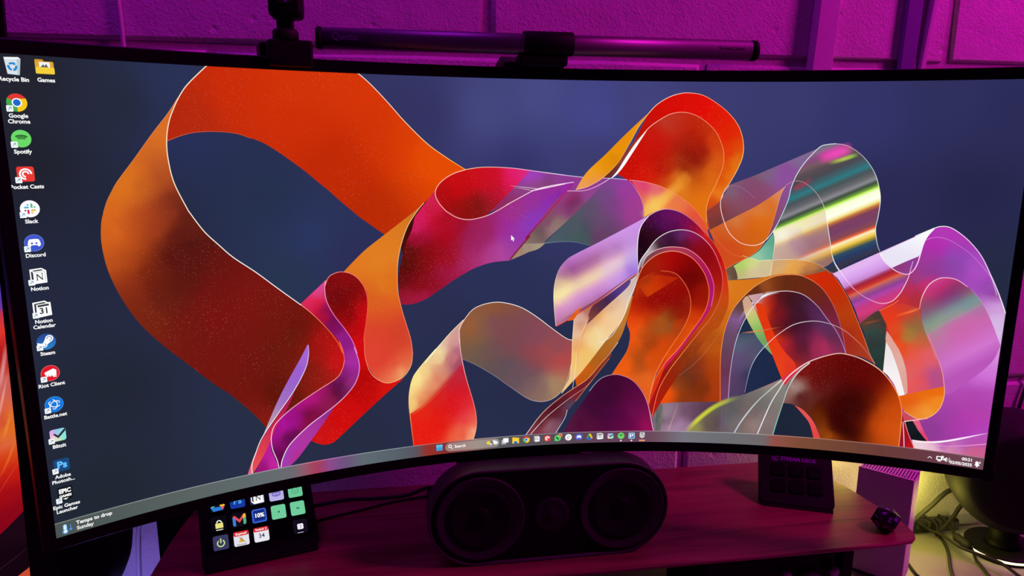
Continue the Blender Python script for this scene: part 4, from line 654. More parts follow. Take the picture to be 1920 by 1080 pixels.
def i_bnet(f):
    f.solid(circ(0, 0, 24.5), '50a0f0'); f.solid(circ(0, 0, 23.4), '1478e0')
    for k in range(3):
        m = math.radians(120 * k - 20); c, s_ = math.cos(m), math.sin(m); f.stroke([(x * c - y * s_, x * s_ + y * c) for x, y in ((-15, 5), (-6, -6), (6, -8), (15, -3), (13, 3))], 3.6, ['ffffff', 'ffffff', 'ffffff', 'e0f0ff'], step=3)
def i_blitz(f):
    f.shade(rrect(-21, -19, 21, 20, 7), np.array(((-18., -14.), (0., -14.), (18., -10.), (18., 15.), (-8., 17.), (-18., 8.))), np.array(((.95, .62, .92, 1), (.45, .78, .92, 1), (.62, .94, .90, 1), (.45, .90, .84, 1), (.95, .95, .62, 1), (.97, .72, .90, 1))), 5)
    f.solid([(-13, -4), (-8, -6), (0, 2), (19, -18), (21, -10), (0, 11)], '28303c')
def i_ps(f): f.solid(rrect(-21, -20, 21, 20, 6), '1c4880'); f.text('Ps', 1, 0, 30, '66c8ff', 0.035)
def i_epic(f):
    f.solid([(-20, -26), (20, -26), (20, 13), (0, 22), (-20, 13)], '141618'); f.text('EPIC', 0, -12, 19, 'ffffff', 0.05, sx=0.86); f.text('GAMES', 0, 4, 10.5, 'ffffff', 0.05); f.solid([(-8, 12), (8, 12), (0, 17)], 'ffffff')
rows = [(i_bin, ['Recycle Bin']), (i_chrome, ['Google', 'Chrome']), (i_spot, ['Spotify']), (i_pocket, ['Pocket Casts']), (i_slack, ['Slack']), (i_chat, ['Discord']), (i_notion, ['Notion']), (i_cal, ['Notion', 'Calendar']), (i_steam, ['Steam']), (i_riot, ['Riot Client']), (i_bnet, ['Battle.net']), (i_blitz, ['Blitzit']), (i_ps, ['Adobe', 'Photosh...']), (i_epic, ['Epic Games', 'Launcher'])]
for k, (d, cap) in enumerate(rows): icon_obj('desktop_icon', d, 37.5, 32 + 97.9 * k, 1.0, cap=cap, arrow=k > 0)
icon_obj('desktop_icon', i_folder, 114, 30, 1.0, cap=['Games'])
# taskbar items
def t_start(f):
    for x in (-6.4, 6.4):
        for y in (-6.4, 6.4): f.solid(rrect(x - 6, y - 6, x + 6, y + 6, 1, 3), '52c4f0' if y < 0 else '30a8e4')
def t_weather(f):
    f.solid(circ(-17, 1, 8), 'f4d828'); f.text('y', -3, -1, 17, '303840', 0.02); f.solid(circ(-6, 8, 4), 'f0f4f8'); f.solid(circ(6, -6, 4), 'e8eef4'); f.solid(circ(14, 2, 9), 'f4f6f8'); f.solid(circ(20, 4, 6), 'e4e8ec')
def t_view(f): f.solid(rrect(-15, -6, 5, 13, 2), 'b0b4b8'); f.solid(rrect(-8, -13, 14, 6, 2), 'f6f8fa')
def t_files(f): f.solid(rrect(-14, -14, 0, 0, 2), 'e8a820'); f.solid(rrect(-14, -11, 14, 13, 2), 'f6d238'); f.solid(rrect(-7, 4, 7, 13, 2), '2070c8')
def t_phone(f):
    f.solid(circ(-1, 1, 13.5), '58d070'); f.solid([(-13, 6), (-14, 15), (-4, 12)], '58d070'); f.solid(ringseg(5, -5, 8, 13, 95, 175, 8), '103820'); f.solid(circ(10, -10, 8), 'f09060'); f.text('4', 10, -10, 11, '603020', 0.03)
def t_drive(f):
    f.solid([(-4, -12), (4, -12), (-6, 6), (-13, 6)], '38a060'); f.solid([(-4, -12), (5, -12), (14, 6), (5, 6)], 'f0c020'); f.solid([(-13, 6), (14, 6), (9, 13), (-9, 13)], '2a70e0'); f.solid([(6, 6), (14, 6), (9, 13)], 'e05040')
def t_board(f): f.solid(rrect(-13, -13, 13, 13, 4), 'a8dcf8'); f.solid(rrect(-10, -10, 10, 10, 3), '2a78b8'); f.solid(rrect(-7, -7, -1.5, 7, 1), 'ffffff'); f.solid(rrect(1.5, -7, 7, 2, 1), 'ffffff')
def t_epic(f): f.solid(rrect(-10, -14, 10, 6, 2), 'f0f0f0'); f.text('EPIC', 0, -8, 9, '202020', 0.04, sx=.8); f.solid([(-8, 7), (8, 7), (0, 12)], 'd0d0d0'); f.text('GAMES', 0, 0, 6, '404040', 0.04)
half = lambda d: (lambda f: d(f))
bar = [(t_start, 1304, 1), (t_weather, 1519, .92), (t_view, 1572, 1), (t_files, 1616, 1), (i_chrome, 1660, .58), (i_notion, 1704, .55), (i_pocket, 1748, .58), (t_phone, 1792, 1), (i_slack, 1836, .58), (i_chat, 1880, .58), (t_drive, 1924, 1), (i_cal, 1968, .58), (i_blitz, 2012, .58), (i_spot, 2056, .58), (t_board, 2100, 1), (t_epic, 2144, 1)]
for d, u, sc in bar: icon_obj('taskbar_icon', d, u, 1412, sc)
f = flat(0.2)
for u in (2056, 2100): f.solid(rrect(u - 4, 1430, u + 4, 1436, 3), 'e8e8e8')
f.solid(rrect(2131, 1430, 2157, 1436, 3), 'f0a070')
f.build('running_marks', scr, screen, [M_IMG])
f = flat(0.2)
f.solid(rrect(21, 1402, 31, 1424, 5), 'a8d8ff'); f.solid(circ(26, 1426, 8), '58a8f0'); f.solid(circ(26, 1426, 4.5), 'f0f8ff'); f.solid(rrect(24.5, 1406, 27.5, 1426, 1.5), 'ffffff'); f.stroke([(41, 1406), (41, 1424)], 3, ['4898f0']); f.solid([(36, 1420), (46, 1420), (41, 1428)], '4898f0')
f.build('weather_icon', scr, screen, [M_IMG])
f = flat(0.2)
f.text('Temps to drop', 57, 1408, 16.5, 'ffffff', 0.028, 'LEFT'); f.text('Sunday', 57, 1426, 16.5, 'f4f4f4', 0.028, 'LEFT')
f.build('weather_note', scr, screen, [M_IMG])
f = flat(0.2)
f.stroke([(3252, 1423), (3259, 1416), (3266, 1423)], 4, ['ffffff'], step=20)
f.solid(rrect(3281, 1410, 3303, 1426, 3), 'ffffff'); f.solid(rrect(3285, 1413.5, 3297, 1422, 1), '583840'); f.solid(circ(3302, 1411, 4.5), 'ffffff'); f.solid(rrect(3286, 1428, 3298, 1431, 1), 'ffffff'); f.solid(rrect(3290, 1425, 3294, 1430, 1), 'ffffff')
f.solid([(3305, 1416), (3310, 1416), (3317, 1410), (3317, 1430), (3310, 1424), (3305, 1424)], 'ffffff'); f.stroke([(3320, 1415), (3322, 1420), (3320, 1425)], 2.5, ['ffffff'], step=3); f.stroke([(3324, 1411), (3328, 1420), (3324, 1429)], 2.5, ['ffffff'], step=3)
f.text('00:21', 3403, 1408, 16.5, 'ffffff', 0.03, 'RIGHT'); f.text('02/05/2025', 3403, 1428, 16.5, 'ffffff', 0.03, 'RIGHT')
f.solid(catmull([(3411, 1426), (3413, 1421), (3412, 1414), (3417, 1409), (3422, 1412), (3424, 1420), (3427, 1426)], True, 2), 'ffffff'); f.solid(circ(3419, 1429, 3.5), 'ffffff'); f.text('z', 3427, 1412, 13, 'ffffff', 0.04)
f.build('tray_and_clock', scr, screen, [M_IMG])
f = flat(0.2); x, y = 1591, 576
f.solid([(x, y), (x, y + 20), (x + 4.5, y + 16), (x + 8, y + 24), (x + 11, y + 22.5), (x + 8, y + 15), (x + 14, y + 15)], 'ffffff')
f.build('mouse_pointer', scr, screen, [M_IMG])

# ------------------------------------------------------------------ portrait monitor at the left edge
PR = Vector((-461.3, -51, 0)); PD = Vector((-0.91, -0.41, 0)).normalized(); PN = Vector((0.41, -0.91, 0)).normalized()
def pmon(s_, z_, d=0.0): q = PR + PD * (s_ / 4 - 0.025 * z_ / 4) + PN * d; return (q.x, q.y, z_ / 4)
pm = thing('portrait_monitor', tuple(PR + PD * 170 + Vector((0, 0, -445))), 'upright dark monitor with red and orange streaks at the left edge', 'monitor')
pb = MB()
mx = Matrix(((-PD.x, PN.x, -PD.x * .025, PR.x), (-PD.y, PN.y, -PD.y * .025, PR.y), (0, 0, 1, 0), (0, 0, 0, 1)))
pb.box((-380, -26, -330), (0, -0.6, 310), mx); pb.build('housing', M_BEZEL, pm, bevel=2)
MB().box((-185, -60, -445), (-150, -30, -100), mx).build('stand', M_BLACK, pm, bevel=2)
MB().prism(rrect(-270, -150, -70, 20, 25), -445, -439, mx).build('stand_base', M_BLACK, pm, bevel=1.5)
PCL = (88, -1230, 1430, 1170)
f = Flat(0.02, None); f.d = 0.3; f.solid([(88, -1230), (1430, -1230), (1430, 1170), (88, 1170)], '240a1c')
ps = f.build('screen', lambda a, b, d: pmon(a, b, d), pm, [M_IMG])
ART2 = '''P|96,622! -19,626! -60,-28! 8,-1162! 244,-1074!|86,243=2c1c60 71,61=4028a0 95,-10=5a34b4 63,-14=5a34b0 106,-83=d83030 99,-121=e83a30 94,-178=b81c1c 95,-254=cc4038 111,-232=a01818 87,-313=c85048 110,-309=c87068 101,-388=d86048 84,-431=e07820 128,-441=d04838 101,-486=e0701c 123,-521=dc6848 96,-567=d84818 134,-598=d03814 93,-628=c81c10 131,-658=b81814 136,-718=a00a14 91,-710=a00c18 127,-802=8c0618 87,-773=84081a 161,-833=800618
S w=16 soft a=.8|127,-354 104,-253 87,-160|d07070 e8a0a0 d06060
S w=14 soft a=.8|146,-555 113,-474 91,-400|c83a28 f08a30 e87a28
S w=10 soft a=.7|139,-458 111,-347 89,-255|e88878 f0b0a8 d85848
S w=10 soft a=.7|155,-662 119,-591 88,-513|d02c14 e8702c e88a28
S w=4 a=.5|159,-711 132,-668 82,-591|c83028 e05040 d04030
P|196,-875! 163,-857 83,-784! 8,-722! 10,-1184! 215,-1106!|132,-862=1a0614 82,-836=200818 158,-979=140410 100,-957=12040e
S w=2 a=.6|187,-994 133,-963 83,-928|58243c 6a2c44 401828
P|139,-1041! 83,-1007 10,-965 -7,-1190! 146,-1132!|106,-1035=c84830 84,-1026=d05038 86,-1090=b84028'''
f = Flat(0.02, PCL); f.d = 0.4; f.art(ART2, 16.0); f.build('wallpaper', lambda a, b, d: pmon(a, b, d), ps, [M_IMG, M_GLIT])

# ------------------------------------------------------------------ riser shelf
rs = thing('desk_riser', (10, 50, -445), 'walnut monitor riser shelf with rounded corners and dark legs', 'shelf')
outline = catmull([(-380, 160), (-396, 140), (-404, 90), (-407, 40), (-408, -20), (-404, -46), (-388, -59), (-300, -60), (0, -60.5), (300, -60), (405, -59), (430, -52), (438, -32), (437, 0), (430, 60), (423, 92), (408, 135), (390, 158), (372, 162), (0, 163), (-360, 163)], True, 10, [False] * 21)
def inset(poly, k):
    n = len(poly); o = []
    for i in range(n):
        a = Vector(poly[i - 1]); b = Vector(poly[i]); c = Vector(poly[(i + 1) % n]); t = (c - a).normalized(); nn = Vector((-t.y, t.x)); o.append((b.x + nn.x * k, b.y + nn.y * k))
    return o
area = sum(outline[i - 1][0] * outline[i][1] - outline[i][0] * outline[i - 1][1] for i in range(len(outline)))
sg = 1 if area > 0 else -1
b = MB(); b.loft([[(x, y, z) for x, y in inset(outline, sg * k)] for k, z in ((26, -326), (1.2, -315), (0, -313), (0, -311.2), (1.0, -310))], True, False)
b.build('board', M_WOOD, rs)
for x in (-330, 372):
    MB().box((x, -10, -445), (x + 14, 130, -325)).build('leg', M_BLACK, rs, bevel=1)

# ------------------------------------------------------------------ stadium speaker under the monitor
SP0 = Vector((6, -32, -256.5)); hw, rr = 76.5, 54.0
sp = thing('soundbar_speaker', (6, -10, -310), 'black pill-shaped stereo speaker on the riser under the curved monitor', 'speaker')
def stad(y, k, n=20):
    o = []
    for i in range(n + 1): a = -math.pi / 2 + math.pi * i / n; o.append((SP0.x + hw + (rr - k) * math.cos(a), y, SP0.z + (rr - k) * math.sin(a)))
    for i in range(n + 1): a = math.pi / 2 + math.pi * i / n; o.append((SP0.x - hw + (rr - k) * math.cos(a), y, SP0.z + (rr - k) * math.sin(a)))
    return o
b = MB(); b.loft([stad(y, k) for y, k in ((-29.5, 3.6), (-32, 3.2), (-33.5, 1.2), (-33, 0.2), (-30, 0), (-8, 0), (0, 1.5), (12, 8), (22, 18))], True, True); b.build('cabinet', M_SLEEVE, sp)
b = MB(); b.loft([stad(y, k) for y, k in ((-28.2, 3.7), (-30.5, 3.7))], True, False); b.build('front_panel', M_BLACK, sp)
mfront = lambda x, z, y: Matrix(((1, 0, 0, x), (0, 0, -1, y), (0, 1, 0, z), (0, 0, 0, 1)))
for x in (SP0.x - 75, SP0.x + 79):
    rg = MB().lathe([(47, 1), (47.2, 4), (46.4, 5.2), (45, 5), (37.5, 2.2), (36.5, 2.1)], mfront(x, SP0.z, -28.5), 56, False).build('woofer_ring', M_RING, sp)
    MB().lathe([(36.8, 2.2), (33, 4.5), (30, 4.5), (27, 3.4), (12, 2.4), (0.1, 2.3)], mfront(x, SP0.z, -28.5), 48, False).build('cone', M_FABRIC, rg)
    MB().lathe([(12, 2.3), (10, 4), (6, 5.4), (0.1, 6)], mfront(x, SP0.z, -28.5), 32, False).build('dust_cap', M_BLACK, rg)
MB().lathe([(20, 1.8), (19, 3.2), (14, 2.4), (10, 2.2), (7, 3.5), (0.1, 5)], mfront(SP0.x + 1, SP0.z - 2, -28.5), 36, False).build('tweeter', M_GREY, sp)
for x in (-60, 70): MB().box((x, -20, -310.2), (x + 14, 0, -306)).build('foot', M_RUB, sp, bevel=0.6)

# ------------------------------------------------------------------ macro keypads
def keypad(name, BL, BR, tilt, wd, ht, thick, label, group):
    BL = Vector(BL); ex = (Vector(BR) - BL).normalized(); n0 = Vector((ex.y, -ex.x, 0)); th = math.radians(tilt)
    up = Vector((0, 0, 1)) * math.cos(th) - n0 * math.sin(th); nn = ex.cross(up)
    m = Matrix(((ex.x, up.x, nn.x, BL.x), (ex.y, up.y, nn.y, BL.y), (ex.z, up.z, nn.z, BL.z), (0, 0, 0, 1)))
    c = m @ Vector((wd / 2, ht / 2, -20)); t = thing(name, (c.x, c.y, -310), label, 'keypad', group)
    MB().prism(rrect(0, 0, wd, ht, 7), -thick, 0, m).build('body', M_BLACK, t, bevel=1.2)
    # prop foot between body and shelf
    a = m @ Vector((wd * .5, ht * .62, -thick)); bk = MB(); hx = ex * (wd * 0.4)
    p0 = m @ Vector((wd * .5, ht * .30, -thick + 1)); p1 = m @ Vector((wd * .5, ht * .80, -thick + 1))
    q0 = Vector((p0.x, p0.y, -310)); q1 = Vector((p1.x, p1.y, -310))
    bk.loft([[q + hx * s_ for q in (q0, q1, p1, p0)] for s_ in (-1, 1)], True, False); bk.build('stand', M_BLACK, t, bevel=1)
    lip = MB(); lip.box((2, -4, -thick), (wd - 2, 1.5, -1), m); lip.build('lower_lip', M_BLACK, t, bevel=1)
    return t, m
KP, KM = keypad('macro_keypad', (-354, -7, -304), (-239, 25, -304), 43, 119, 84, 14, 'black keypad with fifteen lit picture keys on the riser, left of the speaker', 'macro keypads')
K2, KM2 = keypad('macro_keypad', (290, 47, -306), (371, 12, -306), 47, 88, 74, 14, 'black keypad with six unlit keys, standing right of the speaker', 'macro keypads')
def key(parent, m, cx, cy, sz, draw=None, mat=M_BLACK):
    k = MB(); k.loft([[m @ Vector((x, y, z)) for x, y in rrect(cx - sz + i, cy - sz + i, cx + sz - i, cy + sz - i, 2.6)] for i, z in ((0, -0.5), (0, 1.6), (0.7, 2.4))], True, False)
    o = k.build('key', mat, parent)
    if draw:
        f = Flat(0.03); draw(f); r = sz * 0.93 / 24
        f.build('key_picture', lambda u, v, d: m @ Vector((cx + u * r, cy - v * r, 2.45 + d)), o, [M_IMG])
    return o
FR = lambda f, h: f.solid(rrect(-24, -24, 24, 24, 6), h)
def k_drive(f):
    FR(f, '0c0a14'); f.solid([(-8, -18), (8, -18), (-12, 8), (-22, 8)], '58b890'); f.solid([(-8, -18), (8, -18), (24, 6), (10, 8)], 'f8c430'); f.solid([(-22, 8), (10, 8), (16, 20), (-14, 22)], '2f78d8'); f.solid([(10, 8), (23, 6), (16, 20)], 'e86058')
def k_ps(f): FR(f, '1838a0'); f.text('Ps', 0, 0, 30, '50a8f0', 0.03)
def k_notion(f): FR(f, '2a2a48'); i_notion(f)
def k_game(f): FR(f, 'b8b0e8'); f.solid(circ(0, 0, 16, 24, ry=10), '8078c8'); f.stroke([(-10, 0), (10, 0)], 4, ['c8c0f0']); f.stroke([(0, -8), (0, 8)], 3, ['7068b8'])
def k_green(f): FR(f, '6cc898'); f.solid(ringseg(0, 0, 10, 12, 0, 359.9, 20), '3c9870'); f.stroke([(-5, -1), (0, 5), (6, -3)], 2.5, ['3c9870'], step=20)
def k_prev(f): FR(f, '70cc9c'); f.solid([(3, -4), (3, 4), (-4, 0)], '204838')
def k_next(f): FR(f, '70cc9c'); f.solid([(-3, -4), (-3, 4), (4, 0)], '204838'); f.solid(rrect(4, -4, 5.5, 4, .5), '204838')
def k_lock(f): FR(f, '0a0812'); f.solid(ringseg(0, -2, 5.5, 9, 180, 360, 14), 'f0f4e0'); f.solid(rrect(-12, -1, 12, 16, 1.5), 'e8e080'); f.solid(rrect(-11, 20, 11, 23, 1), 'e8e0d0')
def k_mail(f):
    FR(f, '100c18'); f.solid([(-21, -10), (-12, -8), (-12, 20), (-19, 20), (-21, 16)], '4080d8'); f.solid([(21, -16), (12, -8), (12, 18), (19, 18), (21, 12)], '58b080'); f.solid([(-21, -12), (-14, -15), (0, 0), (14, -17), (20, -16), (12, -4), (0, 11), (-12, -2)], 'e05058'); f.solid([(12, -12), (16, -18), (21, -16), (21, -6), (12, -2)], 'f0c030')
def k_cpu(f):
    FR(f, '1838a0')
    for k in range(8):
        q = -17 + k * 4.9
        for a, b_ in ((q, -21), (q, 21), (-21, q), (21, q)): f.solid(rrect(a - 1.6, b_ - 1.6, a + 1.6, b_ + 1.6, .8, 2), '5888e8')
    f.solid(rrect(-16, -16, 16, 16, 2), '102878'); f.text('10%', 0, 0, 19, 'ffffff', 0.04)
def k_power(f): FR(f, '3a3860'); f.solid(ringseg(0, 2, 9, 12.5, -55, 235, 20), 'c8e890'); f.solid(rrect(-1.8, -14, 1.8, 2, 1), 'c8e890')
def k_exp(f):
    FR(f, 'e4e0ec'); f.solid(rrect(-24, -24, 24, -9, 5), 'd82830'); f.text('Expired!', 0, -16, 10.5, 'f8e8e8', 0.03); f.solid([(-9, 12), (0, -6), (9, 12)], 'e0a838'); f.stroke([(-8, -6), (11, 13)], 2, ['584030']); f.text('Expired!', 0, 20, 9, '707078', 0.01)
def k_switch(f): FR(f, 'e8e6f0'); f.solid(rrect(-24, -24, 24, -10, 5), 'd82830'); f.text('Switch 2', 0, -17, 10.5, 'f8e8e8', 0.03); f.text('34', 0, 5, 20, '383c48', 0.015)
def k_arrow(f): FR(f, '140c1c'); f.solid(rrect(-10, -9, 10, 10, 4), 'f0ecf8'); f.stroke([(-2, -5), (3, 0.5), (-2, 6)], 2.6, ['4848a0'], step=20); f.solid(rrect(-12, 20, 8, 22.5, 1), 'b0a8c8')
KEYS = [[k_power, k_exp, k_switch, None, k_arrow], [k_lock, k_mail, k_cpu, k_prev, k_next], [k_drive, k_ps, k_notion, k_game, k_green]]
M_KEYD = plain('dark_key_face', (0.005, 0.003, 0.007), 0.3, spec=0.15)
for r in range(3):
    for c in range(5): key(KP, KM, 19.5 + 20.34 * c, 23.4 + 20.36 * r, 8.2, KEYS[r][c], M_KEYD)
for r in range(2):
    for c in range(3): key(K2, KM2, 23.5 + 21.6 * c, 24.0 + 21.5 * r, 8.2, None, M_KEYD)
f = Flat(0.03); f.solid(ringseg(-26, 0, 3.0, 4.0, 20, 340, 18), '9030c8'); f.solid([(-27, -1.6), (-24, 0), (-27, 1.6)], '9030c8'); f.text('STREAM DECK', -20, 0.2, 6.6, '9030c8', 0.02, 'LEFT')
f.build('logo', lambda u, v, d: KM2 @ Vector((46 + u, 60.5 - v, 0.1 + d)), K2, [M_PRINT])

# ------------------------------------------------------------------ twenty-sided die
def die():
    ph = (1 + 5 ** .5) / 2; V = []
    for a in (-1, 1):
        for b_ in (-ph, ph): V += [(0, a, b_), (a, b_, 0), (b_, 0, a)]
    V = [Vector(v) for v in V]
    bm = bmesh.new(); [bm.verts.new(v) for v in V]; r = bmesh.ops.convex_hull(bm, input=bm.verts[:]); bm.faces.ensure_lookup_table()
    F = [[v.co.copy() for v in fc.verts] for fc in bm.faces if len(fc.verts) == 3]; bm.free()
    n0 = (F[0][0] + F[0][1] + F[0][2]).normalized(); rot = n0.rotation_difference(Vector((0, 0, -1))).to_matrix()
    rot = Matrix.Rotation(math.radians(25), 3, 'Z') @ rot
    inr = 13.2; sc = inr / ((F[0][0] + F[0][1] + F[0][2]) / 3).length; c0 = Vector((407, -30, -310 + inr))
    t = thing('twenty_sided_die', (407, -30, -310), 'black twenty-sided die with purple numbers near the rounded riser corner', 'die')
    b = MB(); nums = Flat(0.05); num_v = []
    NUM = [1, 13, 10, 12, 11, 18, 19, 5, 7, 20, 3, 15, 17, 9, 14, 6, 16, 2, 4, 8]
    P = []
    for i, fc in enumerate(F):
        q = [rot @ v * sc + c0 for v in fc]; b.add(q, [(0, 1, 2)])
        ce = (q[0] + q[1] + q[2]) / 3; n = (ce - c0).normalized(); upv = (ce - q[0]).normalized(); ri = upv.cross(n).normalized()
        if n.z > -0.9:
            GV, GT = glyphs(str(NUM[i % 20]), 7.5, 0.02, 'CENTER'); base = len(num_v)
            P.append(([tuple(ce + n * 0.06 + ri * x + upv * (y - 1.2)) for x, y in GV], GT))
    # weld the shared corners
    key_ = {}; v2 = []; f2 = []
    for fc in b.f:
        o = []
        for i in fc:
            k = tuple(round(x, 3) for x in b.v[i])
            if k not in key_: key_[k] = len(v2); v2.append(b.v[i])
            o.append(key_[k])
        f2.append(tuple(o))
    b2 = MB(); b2.add(v2, f2); b2.build('body', M_DIE, t, bevel=0.5, seg=2, angle=20)
    m = MB()
    for v, tr in P: m.add(v, tr)
    ob = m.build('numbers', plain('purple_ink', hexc('9a48e8'), 0.5), t); ob['label'] = 'purple numerals'
die()

# ------------------------------------------------------------------ audio interface under the riser
ai = thing('audio_interface', (290, 20, -445), 'black audio interface with three knobs under the riser', 'audio device')
MB().box((190, -24, -436), (352, 90, -338)).build('body', M_BLACK, ai, bevel=3)
for x in (200, 330): MB().box((x, -10, -445), (x + 12, 70, -436)).build('foot', M_RUB, ai)
for x, z, r in ((290, -356, 5.2), (323, -371, 15), (354 - 4, -358, 6.2)):
    MB().lathe([(r, 0), (r, 9), (r * 0.92, 10.5), (0.1, 10.5)], mfront(x - 4, z, -24), 36).build('knob', M_KNOB, ai)

# ------------------------------------------------------------------ white tower with slotted top
tw = thing('tower_box', (493, 82, -445), 'white slotted tower box standing between the riser and the power cables', 'device')
A_, B_, C_ = Vector((501, 44, 0)), Vector((456.9, 94.4, 0)), Vector((530.3, 69.7, 0)); tl = (B_ - A_).length; tn = (C_ - A_).length
ex = (B_ - A_).normalized(); ey = Vector((-ex.y, ex.x, 0)); 
if ey.dot(C_ - A_) < 0: ey = -ey
tm = Matrix(((ex.x, ey.x, 0, A_.x), (ex.y, ey.y, 0, A_.y), (0, 0, 1, 0), (0, 0, 0, 1)))
MB().box((0, 0, -441), (tl, tn, -294.2), tm).build('body', M_WHITE, tw, bevel=1.2)
MB().box((4, 4, -445), (tl - 4, tn - 4, -441), tm).build('foot', M_RUB, tw)
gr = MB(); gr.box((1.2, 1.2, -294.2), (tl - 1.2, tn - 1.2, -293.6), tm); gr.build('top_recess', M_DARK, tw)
ns = 17; pit = (tl - 6) / ns
MB().box((0, 0, -294.2), (tl, 3, -292.4), tm).build('top_rim', M_WHITE, tw); MB().box((0, tn - 8, -294.2), (tl, tn, -292.4), tm).build('top_rim', M_WHITE, tw)
for i in range(ns + 1): MB().box((3 + pit * i - pit * .27, 3, -294.2), (3 + pit * i + pit * .27, tn - 8, -292.4), tm).build('slat', M_WHITE, tw)
lb = MB(); lb.box((9, 5.5, -292.4), (14, 10, -292.0), tm); lo = lb.build('indicator', plain('pale_green_label', (0.35, 0.75, 0.5), 0.4), tw); lo['label'] = 'small pale green indicator'

# ------------------------------------------------------------------ pod speakers on lit bases
def pod(cx, cy, aim, led, strength, label, lname):
    t = thing('pod_speaker', (cx, cy, -445), label, 'speaker', 'pod speakers')
    d = Vector(aim).normalized(); cz = -320.0
    q = d.to_track_quat('Z', 'Y').to_matrix().to_4x4(); q.translation = Vector((cx, cy, cz))
    MB().lathe([(20, -78), (48, -74), (68, -62), (80, -40), (84.5, -14), (85, 8), (83, 26), (78, 38), (70, 46), (66, 48)], q, 64).build('body', M_GREY, t)
    MB().lathe([(67, 48), (64, 49.5), (55, 51), (30, 53), (0.1, 54)], q, 56, False).build('front_grille', M_FABRIC, t)
    mz = Matrix.Translation((cx, cy, 0))
    MB().lathe([(24, -434), (21, -430), (19, -424), (19, -398)], mz, 36).build('stem', M_BLACK, t)
    MB().lathe([(46, -437.5), (47.5, -436.5), (47.5, -434.5), (46, -433.6)], mz, 64).build('base_disc', M_GREY, t)
    MB().lathe([(46.6, -440.2), (47.0, -439.6), (47.0, -437.9), (46.4, -437.5)], mz, 64).build('light_ring', emit(lname, led, strength), t)
    MB().lathe([(44, -445), (46, -444), (46, -440.2)], mz, 64).build('foot_ring', M_BLACK, t)
    return t
pod(707, 103, (-0.42, -0.9, 0.0), (1.0, 0.84, 0.30), 5.0, 'dark round speaker on a disc base with glowing yellow ring at the right', 'yellow_led_ring')
pod(-545, 96, (0.25, -0.97, 0.0), (0.28, 0.16, 1.0), 6.0, 'dark round speaker behind the lower left corner of the curved monitor', 'violet_led_ring')
lamp('violet_desk_led', 'POINT', (-0.475, 0.085, -0.43), (0, 0, 0), 0.20, (0.30, 0.20, 1.0), 0.02)

# ------------------------------------------------------------------ cables
def cable(name, pts, r, label, mat=M_RUB, group=None, cat='cable'):
    P = catmull([tuple(p) for p in pts], False, 4.0); o = MB().tube(P, r, 10).build(name, mat); return tag(o, label, cat, group)
cable('power_cable', [(560, 150, -441.5), (580, 142, -420), (607, 140, -394), (619, 140, -384), (630, 140, -373), (642, 140, -365), (657, 138, -362)], 3.4, 'thick black cable arching from behind the tower to the yellow-ringed speaker')
cable('power_cable', [(690, 146, -384), (680, 150, -392), (671, 150, -402), (664, 150, -415), (655, 154, -432), (640, 152, -441.5)], 3.2, 'thick black cable dropping behind the yellow-ringed speaker')
hc = thing('cable_holder', (645, 168, -445), 'black rubber cable holder strip lying by the wall', 'cable holder')
hb = MB(); sec = [(161, -445), (161.5, -430), (164, -427), (171, -427), (173.5, -430), (174, -445)]
hb.loft([[(x, y, z) for y, z in sec] for x in (580, 688)], True, False); hb.build('strip', M_RUB, hc, bevel=2, seg=2)
for i in range(5): MB().box((596 + 19 * i, 160.6, -436), (600 + 19 * i, 173, -426.8)).build('slot', M_DARK, hc)
MB().box((582, 160.0, -445), (687, 161.2, -443.6)).build('foil_edge', M_KNOB, hc)
cable('thin_cable', [(636, 174, -424), (640, 166, -424.5), (645, 157, -430), (643, 150, -441), (641, 140, -442.6), (631, 119, -442.6), (619, 100, -442.6), (601, 76, -442.6), (584, 50, -442.6), (560, 10, -442.6)], 2.2, 'thin black cable from the holder curving down to the front left')
cable('thin_cable', [(600, 174, -424), (612, 164, -424), (630, 150, -434), (636, 138, -433), (633, 116, -430), (634, 98, -430), (644, 80, -430), (657, 60, -430), (661, 49, -431), (666, 24, -436), (672, -8, -442)], 2.3, 'black cable crossing over the others below the glowing yellow ring')
uc = thing('usb_cable', (655, 120, -445), 'thin black cable with thick plug beside the glowing yellow ring', 'cable')
MB().tube(catmull([(660, 174, -424), (662, 166, -424.5), (662, 156, -428), (658, 142, -430), (650, 126, -430)], False, 4), 2.2, 10).build('lead', M_RUB, uc)
MB().tube([(650, 127, -430), (649, 123, -430), (651, 103, -432), (652, 98, -433)], [3.0, 6.2, 6.2, 5.2], 12).build('plug', M_RUB, uc)
MB().tube(catmull([(652, 98, -433), (652, 92, -438), (649, 84, -442.4), (643, 67, -442.6), (635, 46, -442.6), (622, 15, -442.6)], False, 4), 2.2, 10).build('lead', M_RUB, uc)
cable('thin_cable', [(548, 92, -443), (541, 66, -443), (542, 55, -443), (548, 30, -443)], 1.8, 'thin black cable lying at the foot of the tower')
cable('thin_cable', [(-275, 86, -296), (-262, 86, -292), (-250, 85, -289), (-213, 85, -284), (-182, 85, -285), (-145, 85, -284), (-116, 84, -275), (-95, 60, -272)], 2.3, 'black cable running from the lit keypad behind the speaker')
cable('thin_cable', [(-260, 76, -308.4), (-245, 87, -308.4), (-196, 105, -308.4), (-158, 119, -308.4), (-118, 127, -308.4)], 1.4, 'thin dark line along the riser behind the lit keypad')  # thin dark tube laid along the riser top, below the keypad cable
cable('wall_cable', [(-450, 174, 600), (-447, 174, 420), (-443, 175, 300), (-441, 174.5, 245), (-442, 175, 180), (-446, 174, 0), (-470, 175, -300), (-478, 174, -360), (-484, 175, -443)], 2.6, 'thin white-painted cable running down the wall at the left', M_TRUNK)
